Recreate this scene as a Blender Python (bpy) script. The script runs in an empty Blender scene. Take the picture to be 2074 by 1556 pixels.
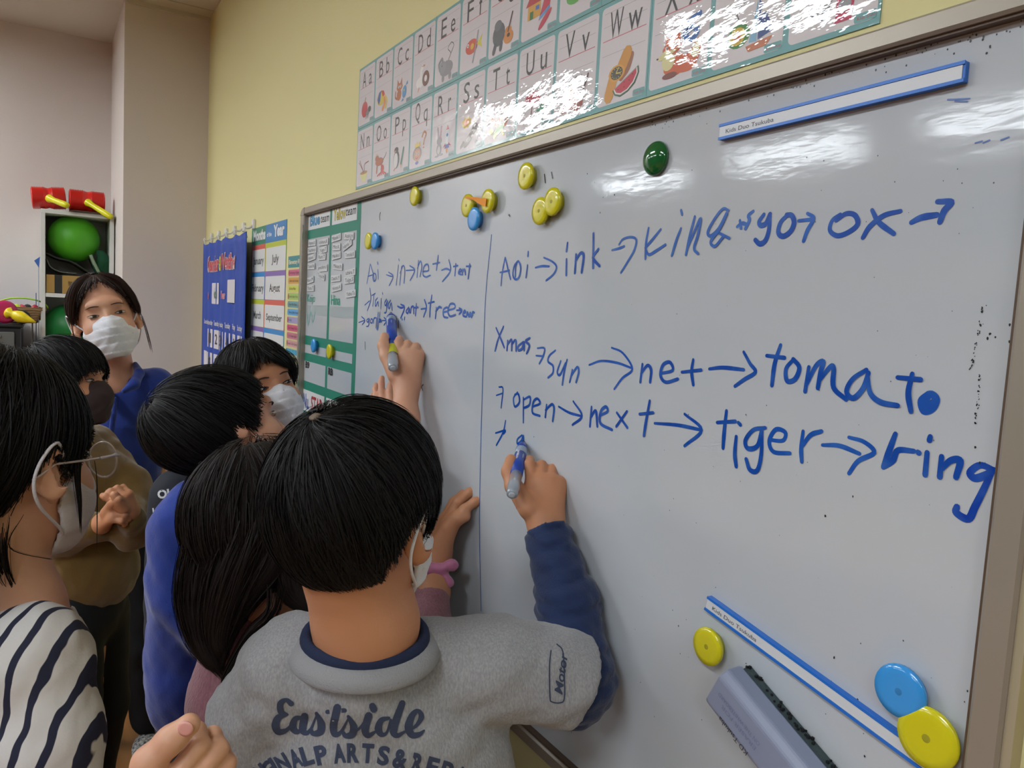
import bpy, math, random, numpy as np
from mathutils import Vector, Matrix
from mathutils.bvhtree import BVHTree
random.seed(7); RNG = np.random.default_rng(7)
SC = bpy.context.scene; COL = SC.collection
# ------------------------------------------------------------------ camera
F_PX, YAW, PIT, ROL = 1538.1, .554915, .0907654, .0550247
CAM = np.array([0, -.62, 1.44])
FW = np.array([-math.cos(YAW)*math.cos(PIT), math.sin(YAW)*math.cos(PIT), -math.sin(PIT)])
_r = np.cross(FW, [0, 0, 1]); _r /= np.linalg.norm(_r); _u = np.cross(_r, FW)
RT = math.cos(ROL)*_r+math.sin(ROL)*_u; UP = -math.sin(ROL)*_r+math.cos(ROL)*_u
cd = bpy.data.cameras.new('camera'); co = bpy.data.objects.new('camera', cd); COL.objects.link(co)
cd.sensor_width = 36; cd.lens = F_PX/2074*36; cd.clip_start = .02
co.matrix_world = Matrix(((RT[0], UP[0], -FW[0], CAM[0]), (RT[1], UP[1], -FW[1], CAM[1]), (RT[2], UP[2], -FW[2], CAM[2]), (0, 0, 0, 1)))
SC.camera = co
# ------------------------------------------------------------------ light and exposure
SC.view_settings.view_transform = 'Standard'; SC.view_settings.look = 'None'
SC.view_settings.exposure = 0.10; SC.view_settings.gamma = 1
SC.cycles.use_denoising = True
SC.cycles.max_bounces = 7; SC.cycles.diffuse_bounces = 4
LAMP_POWER = 35.0
wd = bpy.data.worlds.new('world'); SC.world = wd; wd.use_nodes = True
wd.node_tree.nodes['Background'].inputs[0].default_value = (.8, .85, 1, 1)
wd.node_tree.nodes['Background'].inputs[1].default_value = .25

# ------------------------------------------------------------------ helpers: rays of the survey camera onto real surfaces
def ray(px, py): return FW+(px-1037)/F_PX*RT-(py-778)/F_PX*UP
def P(px, py, d): return CAM+ray(px, py)*d
def WY(px, py, y=0.):
    v = ray(px, py); return CAM+v*((y-CAM[1])/v[1])
def V(a, b, c):
    v = a*RT+b*UP+c*FW; return v/np.linalg.norm(v)
def nrm(v): v = np.asarray(v, float); return v/np.linalg.norm(v)
def lin(c):
    if isinstance(c, str):
        c = [int(c[i:i+2], 16)/255 for i in (0, 2, 4)]
    return tuple(x/12.92 if x <= .04045 else ((x+.055)/1.055)**2.4 for x in c)

# ------------------------------------------------------------------ materials
MATS = {}
def mat(name, col='808080', rough=.6, metal=0, bump=0, bscale=80, coat=0, vcol=False, emit=0, trans=0, alpha=1, spec=.5, mix=None, mscale=20, stretch=(1, 1, 1), sheen=0, coords='Object', bdist=.002):
    if name in MATS: return MATS[name]
    m = bpy.data.materials.new(name); m.use_nodes = True; nt = m.node_tree; b = nt.nodes['Principled BSDF']
    c = lin(col) if isinstance(col, (str,)) else col
    b.inputs['Base Color'].default_value = (*c, 1); b.inputs['Roughness'].default_value = rough
    b.inputs['Metallic'].default_value = metal; b.inputs['Specular IOR Level'].default_value = spec
    b.inputs['Coat Weight'].default_value = coat; b.inputs['Coat Roughness'].default_value = .05
    if trans: b.inputs['Transmission Weight'].default_value = trans; b.inputs['IOR'].default_value = 1.15
    if alpha < 1: b.inputs['Alpha'].default_value = alpha
    if sheen: b.inputs['Sheen Weight'].default_value = sheen
    if emit: b.inputs['Emission Color'].default_value = (*c, 1); b.inputs['Emission Strength'].default_value = emit
    L = nt.links
    if vcol:
        a = nt.nodes.new('ShaderNodeAttribute'); a.attribute_name = 'Col'; L.new(a.outputs['Color'], b.inputs['Base Color'])
    if bump or mix:
        if coords == 'World':
            tc = nt.nodes.new('ShaderNodeNewGeometry'); src = tc.outputs['Position']
        else:
            tc = nt.nodes.new('ShaderNodeTexCoord'); src = tc.outputs['Object']
        mp = nt.nodes.new('ShaderNodeMapping'); mp.inputs['Scale'].default_value = stretch; L.new(src, mp.inputs[0])
    if mix:
        n = nt.nodes.new('ShaderNodeTexNoise'); n.inputs['Scale'].default_value = mscale; n.inputs['Detail'].default_value = 4; L.new(mp.outputs[0], n.inputs[0])
        r = nt.nodes.new('ShaderNodeValToRGB'); r.color_ramp.elements[0].position = .35; r.color_ramp.elements[1].position = .65
        r.color_ramp.elements[0].color = (*c, 1); r.color_ramp.elements[1].color = (*lin(mix), 1)
        L.new(n.outputs[0], r.inputs[0]); L.new(r.outputs[0], b.inputs['Base Color'])
    if bump:
        n = nt.nodes.new('ShaderNodeTexNoise'); n.inputs['Scale'].default_value = bscale; n.inputs['Detail'].default_value = 5; L.new(mp.outputs[0], n.inputs[0])
        bp = nt.nodes.new('ShaderNodeBump'); bp.inputs['Strength'].default_value = bump; bp.inputs['Distance'].default_value = bdist
        L.new(n.outputs[0], bp.inputs['Height']); L.new(bp.outputs[0], b.inputs['Normal'])
        if coat: L.new(bp.outputs[0], b.inputs['Coat Normal'])
    MATS[name] = m; return m

# ------------------------------------------------------------------ object helpers
def tag(o, label=None, cat=None, group=None, kind=None):
    if label: o['label'] = label
    if cat: o['category'] = cat
    if group: o['group'] = group
    if kind: o['kind'] = kind
    return o
def empty(name, loc, label=None, cat=None, group=None):
    o = bpy.data.objects.new(name, None); o.location = [float(q) for q in loc]; o.empty_display_size = .05
    COL.objects.link(o); return tag(o, label, cat, group)
def mesh(name, verts, faces, m, parent=None, smooth=False, cols=None, wpos=True):
    """verts in world space; parent's location is subtracted so the part keeps its place"""
    verts = np.asarray(verts, float).reshape(-1, 3)
    off = np.zeros(3)
    q = parent
    while q is not None: off += np.array(q.location); q = q.parent
    me = bpy.data.meshes.new(name)
    if isinstance(faces, np.ndarray) and faces.ndim == 2:
        n, k = faces.shape
        me.vertices.add(len(verts)); me.vertices.foreach_set('co', (verts-off).astype(np.float32).ravel())
        me.loops.add(n*k); me.loops.foreach_set('vertex_index', faces.astype(np.int32).ravel())
        me.polygons.add(n); me.polygons.foreach_set('loop_start', np.arange(0, n*k, k, dtype=np.int32))
        me.update(calc_edges=True); me.validate()
    else:
        me.from_pydata((verts-off).tolist(), [], [list(map(int, f)) for f in faces]); me.update()
    if smooth: me.polygons.foreach_set('use_smooth', [True]*len(me.polygons))
    if cols is not None:
        at = me.color_attributes.new('Col', 'FLOAT_COLOR', 'CORNER')
        arr = np.ones((len(me.loops), 4), np.float32); i = 0
        for f, c in zip(faces, cols):
            arr[i:i+len(f), :3] = c; i += len(f)
        at.data.foreach_set('color', arr.ravel())
    for mm in (m if isinstance(m, (list, tuple)) else [m]): me.materials.append(mm)
    o = bpy.data.objects.new(name, me); COL.objects.link(o)
    if parent: o.parent = parent
    return o
def at_origin(o, loc):
    loc = Vector([float(q) for q in loc]); o.data.transform(Matrix.Translation(-loc)); o.location = loc; return o

def box(lo, hi, bev=0):
    lo, hi2 = np.minimum(lo, hi).astype(float), np.maximum(lo, hi).astype(float)
    if bev <= 0:
        v = [(x, y, z) for x in (lo[0], hi2[0]) for y in (lo[1], hi2[1]) for z in (lo[2], hi2[2])]
        f = [(0, 1, 3, 2), (4, 6, 7, 5), (0, 4, 5, 1), (2, 3, 7, 6), (0, 2, 6, 4), (1, 5, 7, 3)]
        return np.array(v), f
    # bevelled box by clamped superposition: 24 verts
    v = []; f = []; idx = {}
    def vid(ix, iy, iz, ax):
        k = (ix, iy, iz, ax)
        if k not in idx:
            p = []
            for a, i in enumerate((ix, iy, iz)):
                e = (lo[a], hi2[a])[i]
                p.append(e if a == ax else e+(bev if i == 0 else -bev))
            idx[k] = len(v); v.append(p)
        return idx[k]
    for ax in range(3):
        for s in (0, 1):
            o2 = [a for a in range(3) if a != ax]; q = []
            for (i, j) in ((0, 0), (1, 0), (1, 1), (0, 1)):
                t = [0, 0, 0]; t[ax] = s; t[o2[0]] = i; t[o2[1]] = j; q.append(vid(*t, ax))
            f.append(q)
    for ax in range(3):      # edge strips
        a, b = [q for q in range(3) if q != ax]
        for i in (0, 1):
            for j in (0, 1):
                t0 = [0, 0, 0]; t1 = [0, 0, 0]; t0[ax] = 0; t1[ax] = 1
                for t in (t0, t1): t[a] = i; t[b] = j
                f.append([vid(*t0, a), vid(*t1, a), vid(*t1, b), vid(*t0, b)])
    for ix in (0, 1):
        for iy in (0, 1):
            for iz in (0, 1): f.append([vid(ix, iy, iz, 0), vid(ix, iy, iz, 1), vid(ix, iy, iz, 2)])
    return np.array(v), f
def fixn(o):
    import bmesh
    bm = bmesh.new(); bm.from_mesh(o.data); bmesh.ops.recalc_face_normals(bm, faces=bm.faces); bm.to_mesh(o.data); bm.free(); return o
def boxo(name, lo, hi, m, parent=None, bev=0):
    v, f = box(lo, hi, bev); return fixn(mesh(name, v, f, m, parent))
def join(parts):
    V_, F_ = [], []; n = 0
    for v, f in parts:
        V_.append(np.asarray(v, float).reshape(-1, 3)); F_ += [tuple(int(i)+n for i in q) for q in f]; n += len(V_[-1])
    return np.vstack(V_), F_
def frame_of(d):
    d = nrm(d); a = np.array([0, 0, 1.]) if abs(d[2]) < .9 else np.array([1., 0, 0])
    x = nrm(np.cross(a, d)); return x, np.cross(d, x), d
def lathe(prof, org, axis, n=24, close=True):
    """prof: list of (radius, height) along axis"""
    x, y, z = frame_of(axis); org = np.asarray(org, float); v = []; f = []
    for r, h in prof:
        for k in range(n):
            a = 2*math.pi*k/n; v.append(org+z*h+(x*math.cos(a)+y*math.sin(a))*r)
    for i in range(len(prof)-1):
        for k in range(n):
            k2 = (k+1) % n; f.append((i*n+k, i*n+k2, (i+1)*n+k2, (i+1)*n+k))
    if close: f.append(tuple(range(n))[::-1]); f.append(tuple((len(prof)-1)*n+k for k in range(n)))
    return np.array(v), f
def catmull(pts, n=6, closed=False):
    p = np.asarray(pts, float)
    if len(p) < 3 and not closed:
        t = np.linspace(0, 1, max(2, n))[:, None]; return p[0]*(1-t)+p[-1]*t
    if closed: q = np.vstack([p[-1], p, p[0], p[1]])
    else: q = np.vstack([2*p[0]-p[1], p, 2*p[-1]-p[-2]])
    out = []
    for i in range(1, len(q)-2):
        for k in range(n):
            t = k/n; a, b, c, d = q[i-1], q[i], q[i+1], q[i+2]
            out.append(.5*((2*b)+(-a+c)*t+(2*a-5*b+4*c-d)*t*t+(-a+3*b-3*c+d)*t**3))
    if not closed: out.append(q[-2])
    return np.array(out)
def tube(pts, r, n=8, closed=False, flat=None):
    p = np.asarray(pts, float); m = len(p); rr = np.full(m, r) if np.isscalar(r) else np.interp(np.linspace(0, 1, m), np.linspace(0, 1, len(r)), r)
    v = []; f = []; prev = None
    for i in range(m):
        t = nrm(p[(i+1) % m]-p[i-1]) if closed else nrm(p[min(i+1, m-1)]-p[max(i-1, 0)])
        if prev is None: x, y, _ = frame_of(t)
        else: x = nrm(prev-t*np.dot(prev, t)); y = np.cross(t, x)
        prev = x
        for k in range(n):
            a = 2*math.pi*k/n; v.append(p[i]+(x*math.cos(a)+y*math.sin(a)*(flat or 1))*rr[i])
    L_ = m if closed else m-1
    for i in range(L_):
        for k in range(n):
            k2 = (k+1) % n; j = (i+1) % m; f.append((i*n+k, i*n+k2, j*n+k2, j*n+k))
    if not closed: f.append(tuple(range(n))[::-1]); f.append(tuple((m-1)*n+k for k in range(n)))
    return np.array(v), f

# ------------------------------------------------------------------ flat printing on a plane
_TX = {}
def text2d(s, bold=0, italic=0, space=1):
    k = (s, bold, italic, space)
    if k not in _TX:
        c = bpy.data.curves.new('t', 'FONT'); c.body = s; c.size = 1; c.offset = bold; c.shear = italic; c.space_character = space; c.resolution_u = 3
        o = bpy.data.objects.new('t', c); COL.objects.link(o)
        me = bpy.data.meshes.new_from_object(o); bpy.data.objects.remove(o); bpy.data.curves.remove(c)
        v = np.array([q.co[:2] for q in me.vertices]) if len(me.vertices) else np.zeros((3, 2)); f = [tuple(p.vertices) for p in me.polygons]
        bpy.data.meshes.remove(me); v = v-v.min(0); _TX[k] = (v, f)
    return _TX[k]
class Flat:
    def __init__(s): s.v = []; s.f = []; s.c = []; s.k = 0
    def raw(s, pts, faces, col, lay):
        s.k += 1; lay = lay+(.02*min(s.k, 45) if not hasattr(s, 'ramp') else 0)
        n = len(s.v); s.v += [(float(p[0]), float(p[1]), lay) for p in pts]
        for f in faces: s.f.append(tuple(i+n for i in f)); s.c.append(lin(col) if isinstance(col, str) else col)
        return s
    def poly(s, pts, col, lay=1): return s.raw(pts, [tuple(range(len(pts)))], col, lay)
    def rect(s, x0, y0, x1, y1, col, lay=1): return s.poly([(x0, y0), (x1, y0), (x1, y1), (x0, y1)], col, lay)
    def rrect(s, x0, y0, x1, y1, r, col, lay=1):
        p = []
        for cx, cy, a0 in ((x1-r, y1-r, 0), (x0+r, y1-r, 90), (x0+r, y0+r, 180), (x1-r, y0+r, 270)):
            for k in range(5): a = math.radians(a0+k*22.5); p.append((cx+r*math.cos(a), cy+r*math.sin(a)))
        return s.poly(p, col, lay)
    def ell(s, cx, cy, rx, ry, col, lay=1, rot=0, n=20, out=None):
        ca, sa = math.cos(math.radians(rot)), math.sin(math.radians(rot))
        def E_(k): return [(cx+ca*rx*k*math.cos(t)-sa*ry*k*math.sin(t), cy+sa*rx*k*math.cos(t)+ca*ry*k*math.sin(t)) for t in [2*math.pi*i/n for i in range(n)]]
        if out: s.poly([(cx+(x-cx)*1, y) for x, y in [(cx+(a-cx)*(1+.008/max(rx, .01)), cy+(b-cy)*(1+.008/max(ry, .01))) for a, b in E_(1)]], out, lay-.4)
        return s.poly(E_(1), col, lay)
    def line(s, pts, w, col, lay=1, sm=True, n=5, ww=None):
        p = catmull(pts, n) if (sm and len(pts) > 2) else np.asarray(pts, float)
        m = len(p); d = np.zeros_like(p); d[1:-1] = p[2:]-p[:-2]; d[0] = p[1]-p[0]; d[-1] = p[-1]-p[-2]
        d /= (np.linalg.norm(d, axis=1)[:, None]+1e-12); nn = np.stack([-d[:, 1], d[:, 0]], 1)
        W = np.full(m, w/2.) if ww is None else np.interp(np.linspace(0, 1, m), np.linspace(0, 1, len(ww)), ww)/2
        a = p+nn*W[:, None]; b = p-nn*W[:, None]
        # round ends
        e0 = [p[0]+W[0]*(math.cos(t)*nn[0]-math.sin(t)*d[0]) for t in (0, .8, 1.57, 2.34, 3.1416)]
        e1 = [p[-1]+W[-1]*(math.cos(t)*nn[-1]+math.sin(t)*d[-1]) for t in (0, .8, 1.57, 2.34, 3.1416)]
        pts2 = list(a)+list(b); f = [(i, i+1, m+i+1, m+i) for i in range(m-1)]; n0 = len(s.v)
        s.raw(pts2, f, col, lay); st = getattr(s, 'ramp', 0)
        if st:
            for i in range(m):
                for q in (n0+i, n0+m+i): s.v[q] = (s.v[q][0], s.v[q][1], lay+st*i)
        s.poly(e0, col, lay-st); s.poly(e1, col, lay+st*(m+1)); return s
    def text(s, t, x, y, h, col, lay=1, w=None, bold=.015, italic=0, align='c', sx=1, outline=None, rot=0):
        """h: cap height; (x, y): anchor of baseline"""
        v, f = text2d(t, bold, italic); v = v*h/.73; v = v*np.array([sx, 1]); tw = v[:, 0].max()
        if w: v = v*np.array([w/tw, 1]); tw = w
        dy = -.22*h/.73*any(ch in 'gjpqy,' for ch in t)
        v = v+np.array([-tw/2 if align == 'c' else 0, dy])
        if rot:
            a = math.radians(rot); v = v@np.array([[math.cos(a), math.sin(a)], [-math.sin(a), math.cos(a)]])
        if outline:
            v2, f2 = text2d(t, bold+.03, italic); v2 = v2-np.array([.03, .03]); v2 = v2*h/.73*np.array([sx, 1])
            if w: v2 = v2*np.array([w/(text2d(t, bold, italic)[0][:, 0].max()*h/.73*sx), 1])
            v2 = v2+np.array([-tw/2 if align == 'c' else 0, dy]); s.raw(v2+np.array([x, y]), f2, outline, lay-.4)
        return s.raw(v+np.array([x, y]), f, col, lay)
    def build(s, name, m, parent, fn=None, eps=.00012, y0=0.):
        """plane of the board wall: 2D (x, z)"""
        if fn is None: fn = lambda a, b, l: (a, y0-l*eps, b)
        vv = [fn(a, b, l) for a, b, l in s.v]
        o = mesh(name, vv, s.f, m, parent, cols=s.c); return o

# ------------------------------------------------------------------ implicit surfaces
class Sdf:
    def __init__(s, lo, hi, h):
        s.lo = np.asarray(lo, float); s.h = h; s.n = np.maximum(np.ceil((np.asarray(hi)-s.lo)/h).astype(int)+1, 4)
        s.F = np.full(s.n, .5, np.float32)
        s.ax = [(s.lo[i]+h*np.arange(s.n[i])).astype(np.float32) for i in range(3)]
    def sub(s, lo, hi, m):
        a = np.clip(np.floor((np.asarray(lo)-m-s.lo)/s.h).astype(int), 0, s.n-1); b = np.clip(np.ceil((np.asarray(hi)+m-s.lo)/s.h).astype(int)+1, 1, s.n)
        if np.any(b <= a): return None, None
        sl = tuple(slice(a[i], b[i]) for i in range(3))
        return sl, (s.ax[0][sl[0]][:, None, None], s.ax[1][sl[1]][None, :, None], s.ax[2][sl[2]][None, None, :])
    def comb(s, sl, d, k, op):
        a = s.F[sl]
        if op == 'sub':
            d = -d
            if k <= 0: s.F[sl] = np.maximum(a, d)
            else:
                h = np.clip(.5-.5*(a-d)/k, 0, 1); s.F[sl] = a*(1-h)+d*h+k*h*(1-h)
        else:
            if k <= 0: s.F[sl] = np.minimum(a, d)
            else:
                h = np.clip(.5+.5*(a-d)/k, 0, 1); s.F[sl] = a*(1-h)+d*h-k*h*(1-h)
    def cone(s, a, ra, b, rb, k=.01, op='add'):
        a = np.asarray(a, float); b = np.asarray(b, float); rm = max(ra, rb)
        sl, g = s.sub(np.minimum(a, b)-rm, np.maximum(a, b)+rm, k+3*s.h)
        if sl is None: return s
        d = b-a; L2 = max(float(d@d), 1e-9)
        x, y, z = g[0]-a[0], g[1]-a[1], g[2]-a[2]
        t = np.clip((x*d[0]+y*d[1]+z*d[2])/L2, 0, 1)
        q = np.sqrt((x-t*d[0])**2+(y-t*d[1])**2+(z-t*d[2])**2)-(ra+(rb-ra)*t)
        s.comb(sl, q.astype(np.float32), k, op); return s
    def ell(s, c, R, rad, k=.01, op='add'):
        c = np.asarray(c, float); rad = np.asarray(rad, float); rm = np.abs(R)@rad
        sl, g = s.sub(c-rm, c+rm, k+3*s.h)
        if sl is None: return s
        x, y, z = g[0]-c[0], g[1]-c[1], g[2]-c[2]
        u = [(x*R[0, i]+y*R[1, i]+z*R[2, i]) for i in range(3)]
        k0 = np.sqrt(sum((u[i]/rad[i])**2 for i in range(3)))+1e-6; k1 = np.sqrt(sum((u[i]/rad[i]**2)**2 for i in range(3)))+1e-6
        s.comb(sl, (k0*(k0-1)/k1).astype(np.float32), k, op); return s
    def fold(s, amp, sc, seed=0, stretch=(1, 1, 1)):
        r = np.random.default_rng(seed); x, y, z = [s.ax[i]*stretch[i] for i in range(3)]; D = 0
        for i in range(5):
            w = r.normal(size=3); w = w/np.linalg.norm(w)*sc*2.6*(1+.5*i); ph = r.uniform(0, 6.28, 3)
            D = D+(1-1.7*np.abs(np.sin(.5*((w[0]*x)[:, None, None]+(w[1]*y)[None, :, None]+(w[2]*z)[None, None, :]+ph[0]+1.2*np.sin((z*sc*.6)[None, None, :]+ph[1]+(x*sc*.5)[:, None, None])))))/(1+.5*i)
        s.F += (amp*D/2.5).astype(np.float32); return s
    def mesh(s, sm=1):
        F = s.F; S = F < 0; n = np.array(F.shape)-1
        cnt = np.zeros(n, np.int8)
        for i in (0, 1):
            for j in (0, 1):
                for k in (0, 1): cnt += S[i:n[0]+i, j:n[1]+j, k:n[2]+k]
        act = np.argwhere((cnt > 0) & (cnt < 8))
        if len(act) == 0: return np.zeros((0, 3)), np.zeros((0, 4), int)
        vid = np.full(n, -1, np.int32); vid[tuple(act.T)] = np.arange(len(act))
        cor = [(i, j, k) for i in (0, 1) for j in (0, 1) for k in (0, 1)]
        val = {c: F[act[:, 0]+c[0], act[:, 1]+c[1], act[:, 2]+c[2]] for c in cor}
        acc = np.zeros((len(act), 3)); num = np.zeros(len(act))
        for c in cor:
            for a in range(3):
                if c[a] == 0:
                    c2 = list(c); c2[a] = 1; c2 = tuple(c2); A, B = val[c], val[c2]; x = (A < 0) != (B < 0)
                    t = np.where(x, A/np.where(x, A-B, 1), 0)
                    p = np.tile(np.array(c, float), (len(act), 1)); p[:, a] = t; acc += p*x[:, None]; num += x
        vv = (act+acc/num[:, None])*s.h+s.lo
        fs = []
        for a in range(3):
            b, c = (a+1) % 3, (a+2) % 3
            s0 = [slice(None)]*3; s1 = [slice(None)]*3; s0[a] = slice(0, -1); s1[a] = slice(1, None)
            A = S[tuple(s0)]; B = S[tuple(s1)]; e = np.argwhere(A != B)
            e = e[(e[:, b] > 0) & (e[:, c] > 0) & (e[:, b] < n[b]) & (e[:, c] < n[c])]
            if not len(e): continue
            def cell(db, dc):
                q = e.copy(); q[:, b] -= db; q[:, c] -= dc; return vid[tuple(q.T)]
            q = np.stack([cell(1, 1), cell(0, 1), cell(0, 0), cell(1, 0)], 1)
            fl = ~A[tuple(e.T)]; q[fl] = q[fl][:, ::-1]; fs.append(q)
        f = np.vstack(fs)
        f = f[(f >= 0).all(1)]
        for _ in range(sm):
            E_ = np.vstack([f[:, [0, 1]], f[:, [1, 2]], f[:, [2, 3]], f[:, [3, 0]]])
            dg = np.bincount(E_.ravel(), minlength=len(vv)).astype(float)
            nv = np.stack([np.bincount(E_[:, 0], vv[E_[:, 1], i], len(vv))+np.bincount(E_[:, 1], vv[E_[:, 0], i], len(vv)) for i in range(3)], 1)/np.maximum(dg, 1)[:, None]
            vv = .5*vv+.5*nv
        return vv, f
def cat_mesh(ms):
    v = []; f = []; n = 0
    for a, b in ms: v.append(a); f.append(b+n); n += len(a)
    return np.vstack(v), np.vstack(f)

# ================================================================== THE ROOM
CEIL = 2.67; WALLY = .006
m_yel = mat('yellow_wallpaper', 'e2d9a0', .75, bump=.25, bscale=260, coords='World')
m_wht = mat('white_wallpaper', 'd9cfc8', .8, bump=.35, bscale=160, coords='World', stretch=(1, 1, 3))
m_ceil = mat('ceiling_board', 'cfc9bd', .9, bump=.3, bscale=60, coords='World')
m_floor = mat('wood_floor', '94663a', .35, bump=.1, bscale=40, mix='7d5229', mscale=4, stretch=(.6, 6, 1), coords='World')
m_trim = mat('off_white_trim', 'cdc6b6', .6)
def wall(name, lo, hi, m): o = boxo(name, lo, hi, m); o['kind'] = 'structure'; return o
wall('floor', (-7.5, -7, -.1), (3, .15, 0), m_floor)
wall('ceiling', (-7.5, -7, CEIL), (3, .15, CEIL+.1), m_ceil)
wall('wall_right', (-3.7, WALLY, 0), (3, .15, CEIL), m_yel)
wall('wall_pillar', (-4.5, -.331, 0), (-3.7, .15, CEIL), m_wht)
wall('wall_back', (-4.5, -2.6, 0), (-4.4, -.331, CEIL), m_wht)
wall('wall_recess', (-7.5, -2.7, 0), (-4.5, -2.6, CEIL), m_wht)
wall('wall_far', (-7.6, -7, 0), (-7.5, -2.6, CEIL), m_wht)
m_far = mat('dim_unseen_wall', '7f776c', .8)  # unseen walls, tone darkened to cut light bouncing onto the board
wall('wall_left', (-7.5, -7.1, 0), (3, -7, CEIL), m_far)
wall('wall_front', (3, -7, 0), (3.1, .15, CEIL), m_far)
wall('trim_1', (-3.7, -.325, CEIL-.02), (-3.685, WALLY, CEIL), m_trim)
wall('trim_2', (-3.685, -3, CEIL-.004), (-3.60, WALLY, CEIL-.0005), m_trim)
wall('baseboard_pillar', (-3.7, -.331, 0), (-3.692, WALLY, .06), mat('blue_grey_baseboard', '7fa9b5', .5))
wall('baseboard_right', (-3.692, WALLY-.008, 0), (3, WALLY, .06), mat('brown_baseboard', '6b543c', .5))
# ceiling lamps: recessed fluorescent troffers
m_lamp = mat('lamp_glow', 'f0f9ff', emit=LAMP_POWER)
m_case = mat('lamp_case', 'e8e8e8', .5)
lamps = [(-3.88, -1.82), (-2.10, -1.82), (.2, -1.80), (2.0, -1.80), (-5.2, -3.8), (-3.6, -3.8), (-2.15, -3.8), (.2, -3.8)]
for i, (x, y) in enumerate(lamps):
    e = empty('ceiling_lamp', (x, y, CEIL), f"{['first', 'second', 'third', 'fourth'][i % 4]} fluorescent ceiling lamp from the back wall in the row {'nearest' if i < 4 else 'further from'} the whiteboard", 'lamp', 'fluorescent lamps in the classroom ceiling')
    v, f = join([box((x-.53, y-.16, CEIL-.02), (x+.53, y-.13, CEIL-.0005)), box((x-.53, y+.13, CEIL-.02), (x+.53, y+.16, CEIL-.0005)),
                 box((x-.53, y-.13, CEIL-.02), (x-.5, y+.13, CEIL-.0005)), box((x+.5, y-.13, CEIL-.02), (x+.53, y+.13, CEIL-.0005))])
    mesh('lamp_case', v, f, m_case, e)
    boxo('diffuser', (x-.5, y-.13, CEIL-.012), (x+.5, y+.13, CEIL-.001), m_lamp, e)

# ================================================================== THE WHITEBOARD
XL, XR, ZB, ZT = -2.115, -.283, .826, 1.684
wb = empty('whiteboard', (XL, WALLY, ZB), 'large wall whiteboard in a grey aluminium frame, covered in blue marker words', 'whiteboard')
m_wb = mat('board_enamel', 'c4c7ca', .09, mix='bcc2c9', mscale=2.2, bump=.03, bscale=14, coords='World', stretch=(1, 1, 3), spec=.45, bdist=.01)
boxo('board_face', (XL, 0, ZB), (XR, WALLY-.0005, ZT), m_wb, wb)
m_alu = mat('frame_aluminium', 'a39a8d', .38, metal=.35, bump=.05, bscale=300)
m_dark = mat('frame_dark_edge', '5a4636', .5)  # shade of the rail's underside put into a dark brown inner edge
FO = .022
def rail(lo, hi, name='frame_rail'): return boxo(name, lo, hi, m_alu, wb, .0025)
yf = -.014
rail((XL-.008, yf, ZT-.002), (XR+.01, WALLY-.0025, ZT+.0165))
rail((XL-.01, yf, ZB-.018), (XR+.01, WALLY-.0005, ZB+.002))
rail((XL-.028+.005, yf, ZB), (XL+.010, WALLY-.0005, ZT))
rail((XR-.002, yf, ZB), (XR+.022, WALLY-.0005, ZT))
for (a, b, s) in (((XL+.010, yf+.005, ZT-.0045), (XR-.002, -.0002, ZT-.002), 0), ((XL+.010, yf+.004, ZB+.002), (XR-.002, -.0002, ZB+.0045), 0), ((XR-.0045, yf+.004, ZB+.002), (XR-.002, -.0002, ZT-.002), 0)):
    boxo('frame_dark_edge', a, b, m_dark, wb)
boxo('frame_lip', (XR+.022, yf+.004, ZB-.01), (XR+.029, WALLY-.0005, ZT+.01), mat('frame_lip', 'b7ad92', .4, metal=.3), wb)
boxo('frame_lip', (XL+.002, yf-.003, ZB+.02), (XL+.009, yf, ZT-.03), mat('chrome_strip', 'c9c2b6', .25, metal=.8), wb)
for sx, xx in ((-1, XL+.012), (1, XR)):       # rounded corner caps
    for sz, zz in ((1, ZT-.004), (-1, ZB+.004)):
        pts = [(xx, zz)]+[(xx+sx*(.034 if sx < 0 else .028)*math.cos(t), zz+sz*.0205*math.sin(t)) for t in np.linspace(0, math.pi/2, 9)]
        v = [(p[0], yf-.0008, p[1]) for p in pts]+[(p[0], WALLY-.0004, p[1]) for p in pts]; n = len(pts)
        f = [tuple(range(n)), tuple(range(2*n-1, n-1, -1))]+[(i, (i+1) % n, n+(i+1) % n, n+i) for i in range(n)]
        fixn(mesh('corner_cap', v, f, m_alu, wb))
# ink: uneven coverage of the marker
def ink_variation():
    nt_ = m_ink.node_tree; L_ = nt_.links; b_ = nt_.nodes['Principled BSDF']; at_ = [n for n in nt_.nodes if n.type == 'ATTRIBUTE'][0]
    ge = nt_.nodes.new('ShaderNodeNewGeometry'); no = nt_.nodes.new('ShaderNodeTexNoise'); no.inputs['Scale'].default_value = 45; L_.new(ge.outputs['Position'], no.inputs[0])
    rp_ = nt_.nodes.new('ShaderNodeMapRange'); rp_.inputs[1].default_value = .45; rp_.inputs[2].default_value = .75; rp_.inputs[3].default_value = 0; rp_.inputs[4].default_value = .30; L_.new(no.outputs[0], rp_.inputs[0])
    mx = nt_.nodes.new('ShaderNodeMix'); mx.data_type = 'RGBA'; mx.inputs[7].default_value = (*lin('5f97dc'), 1); L_.new(rp_.outputs[0], mx.inputs[0]); L_.new(at_.outputs['Color'], mx.inputs[6]); L_.new(mx.outputs[2], b_.inputs['Base Color'])
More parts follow.
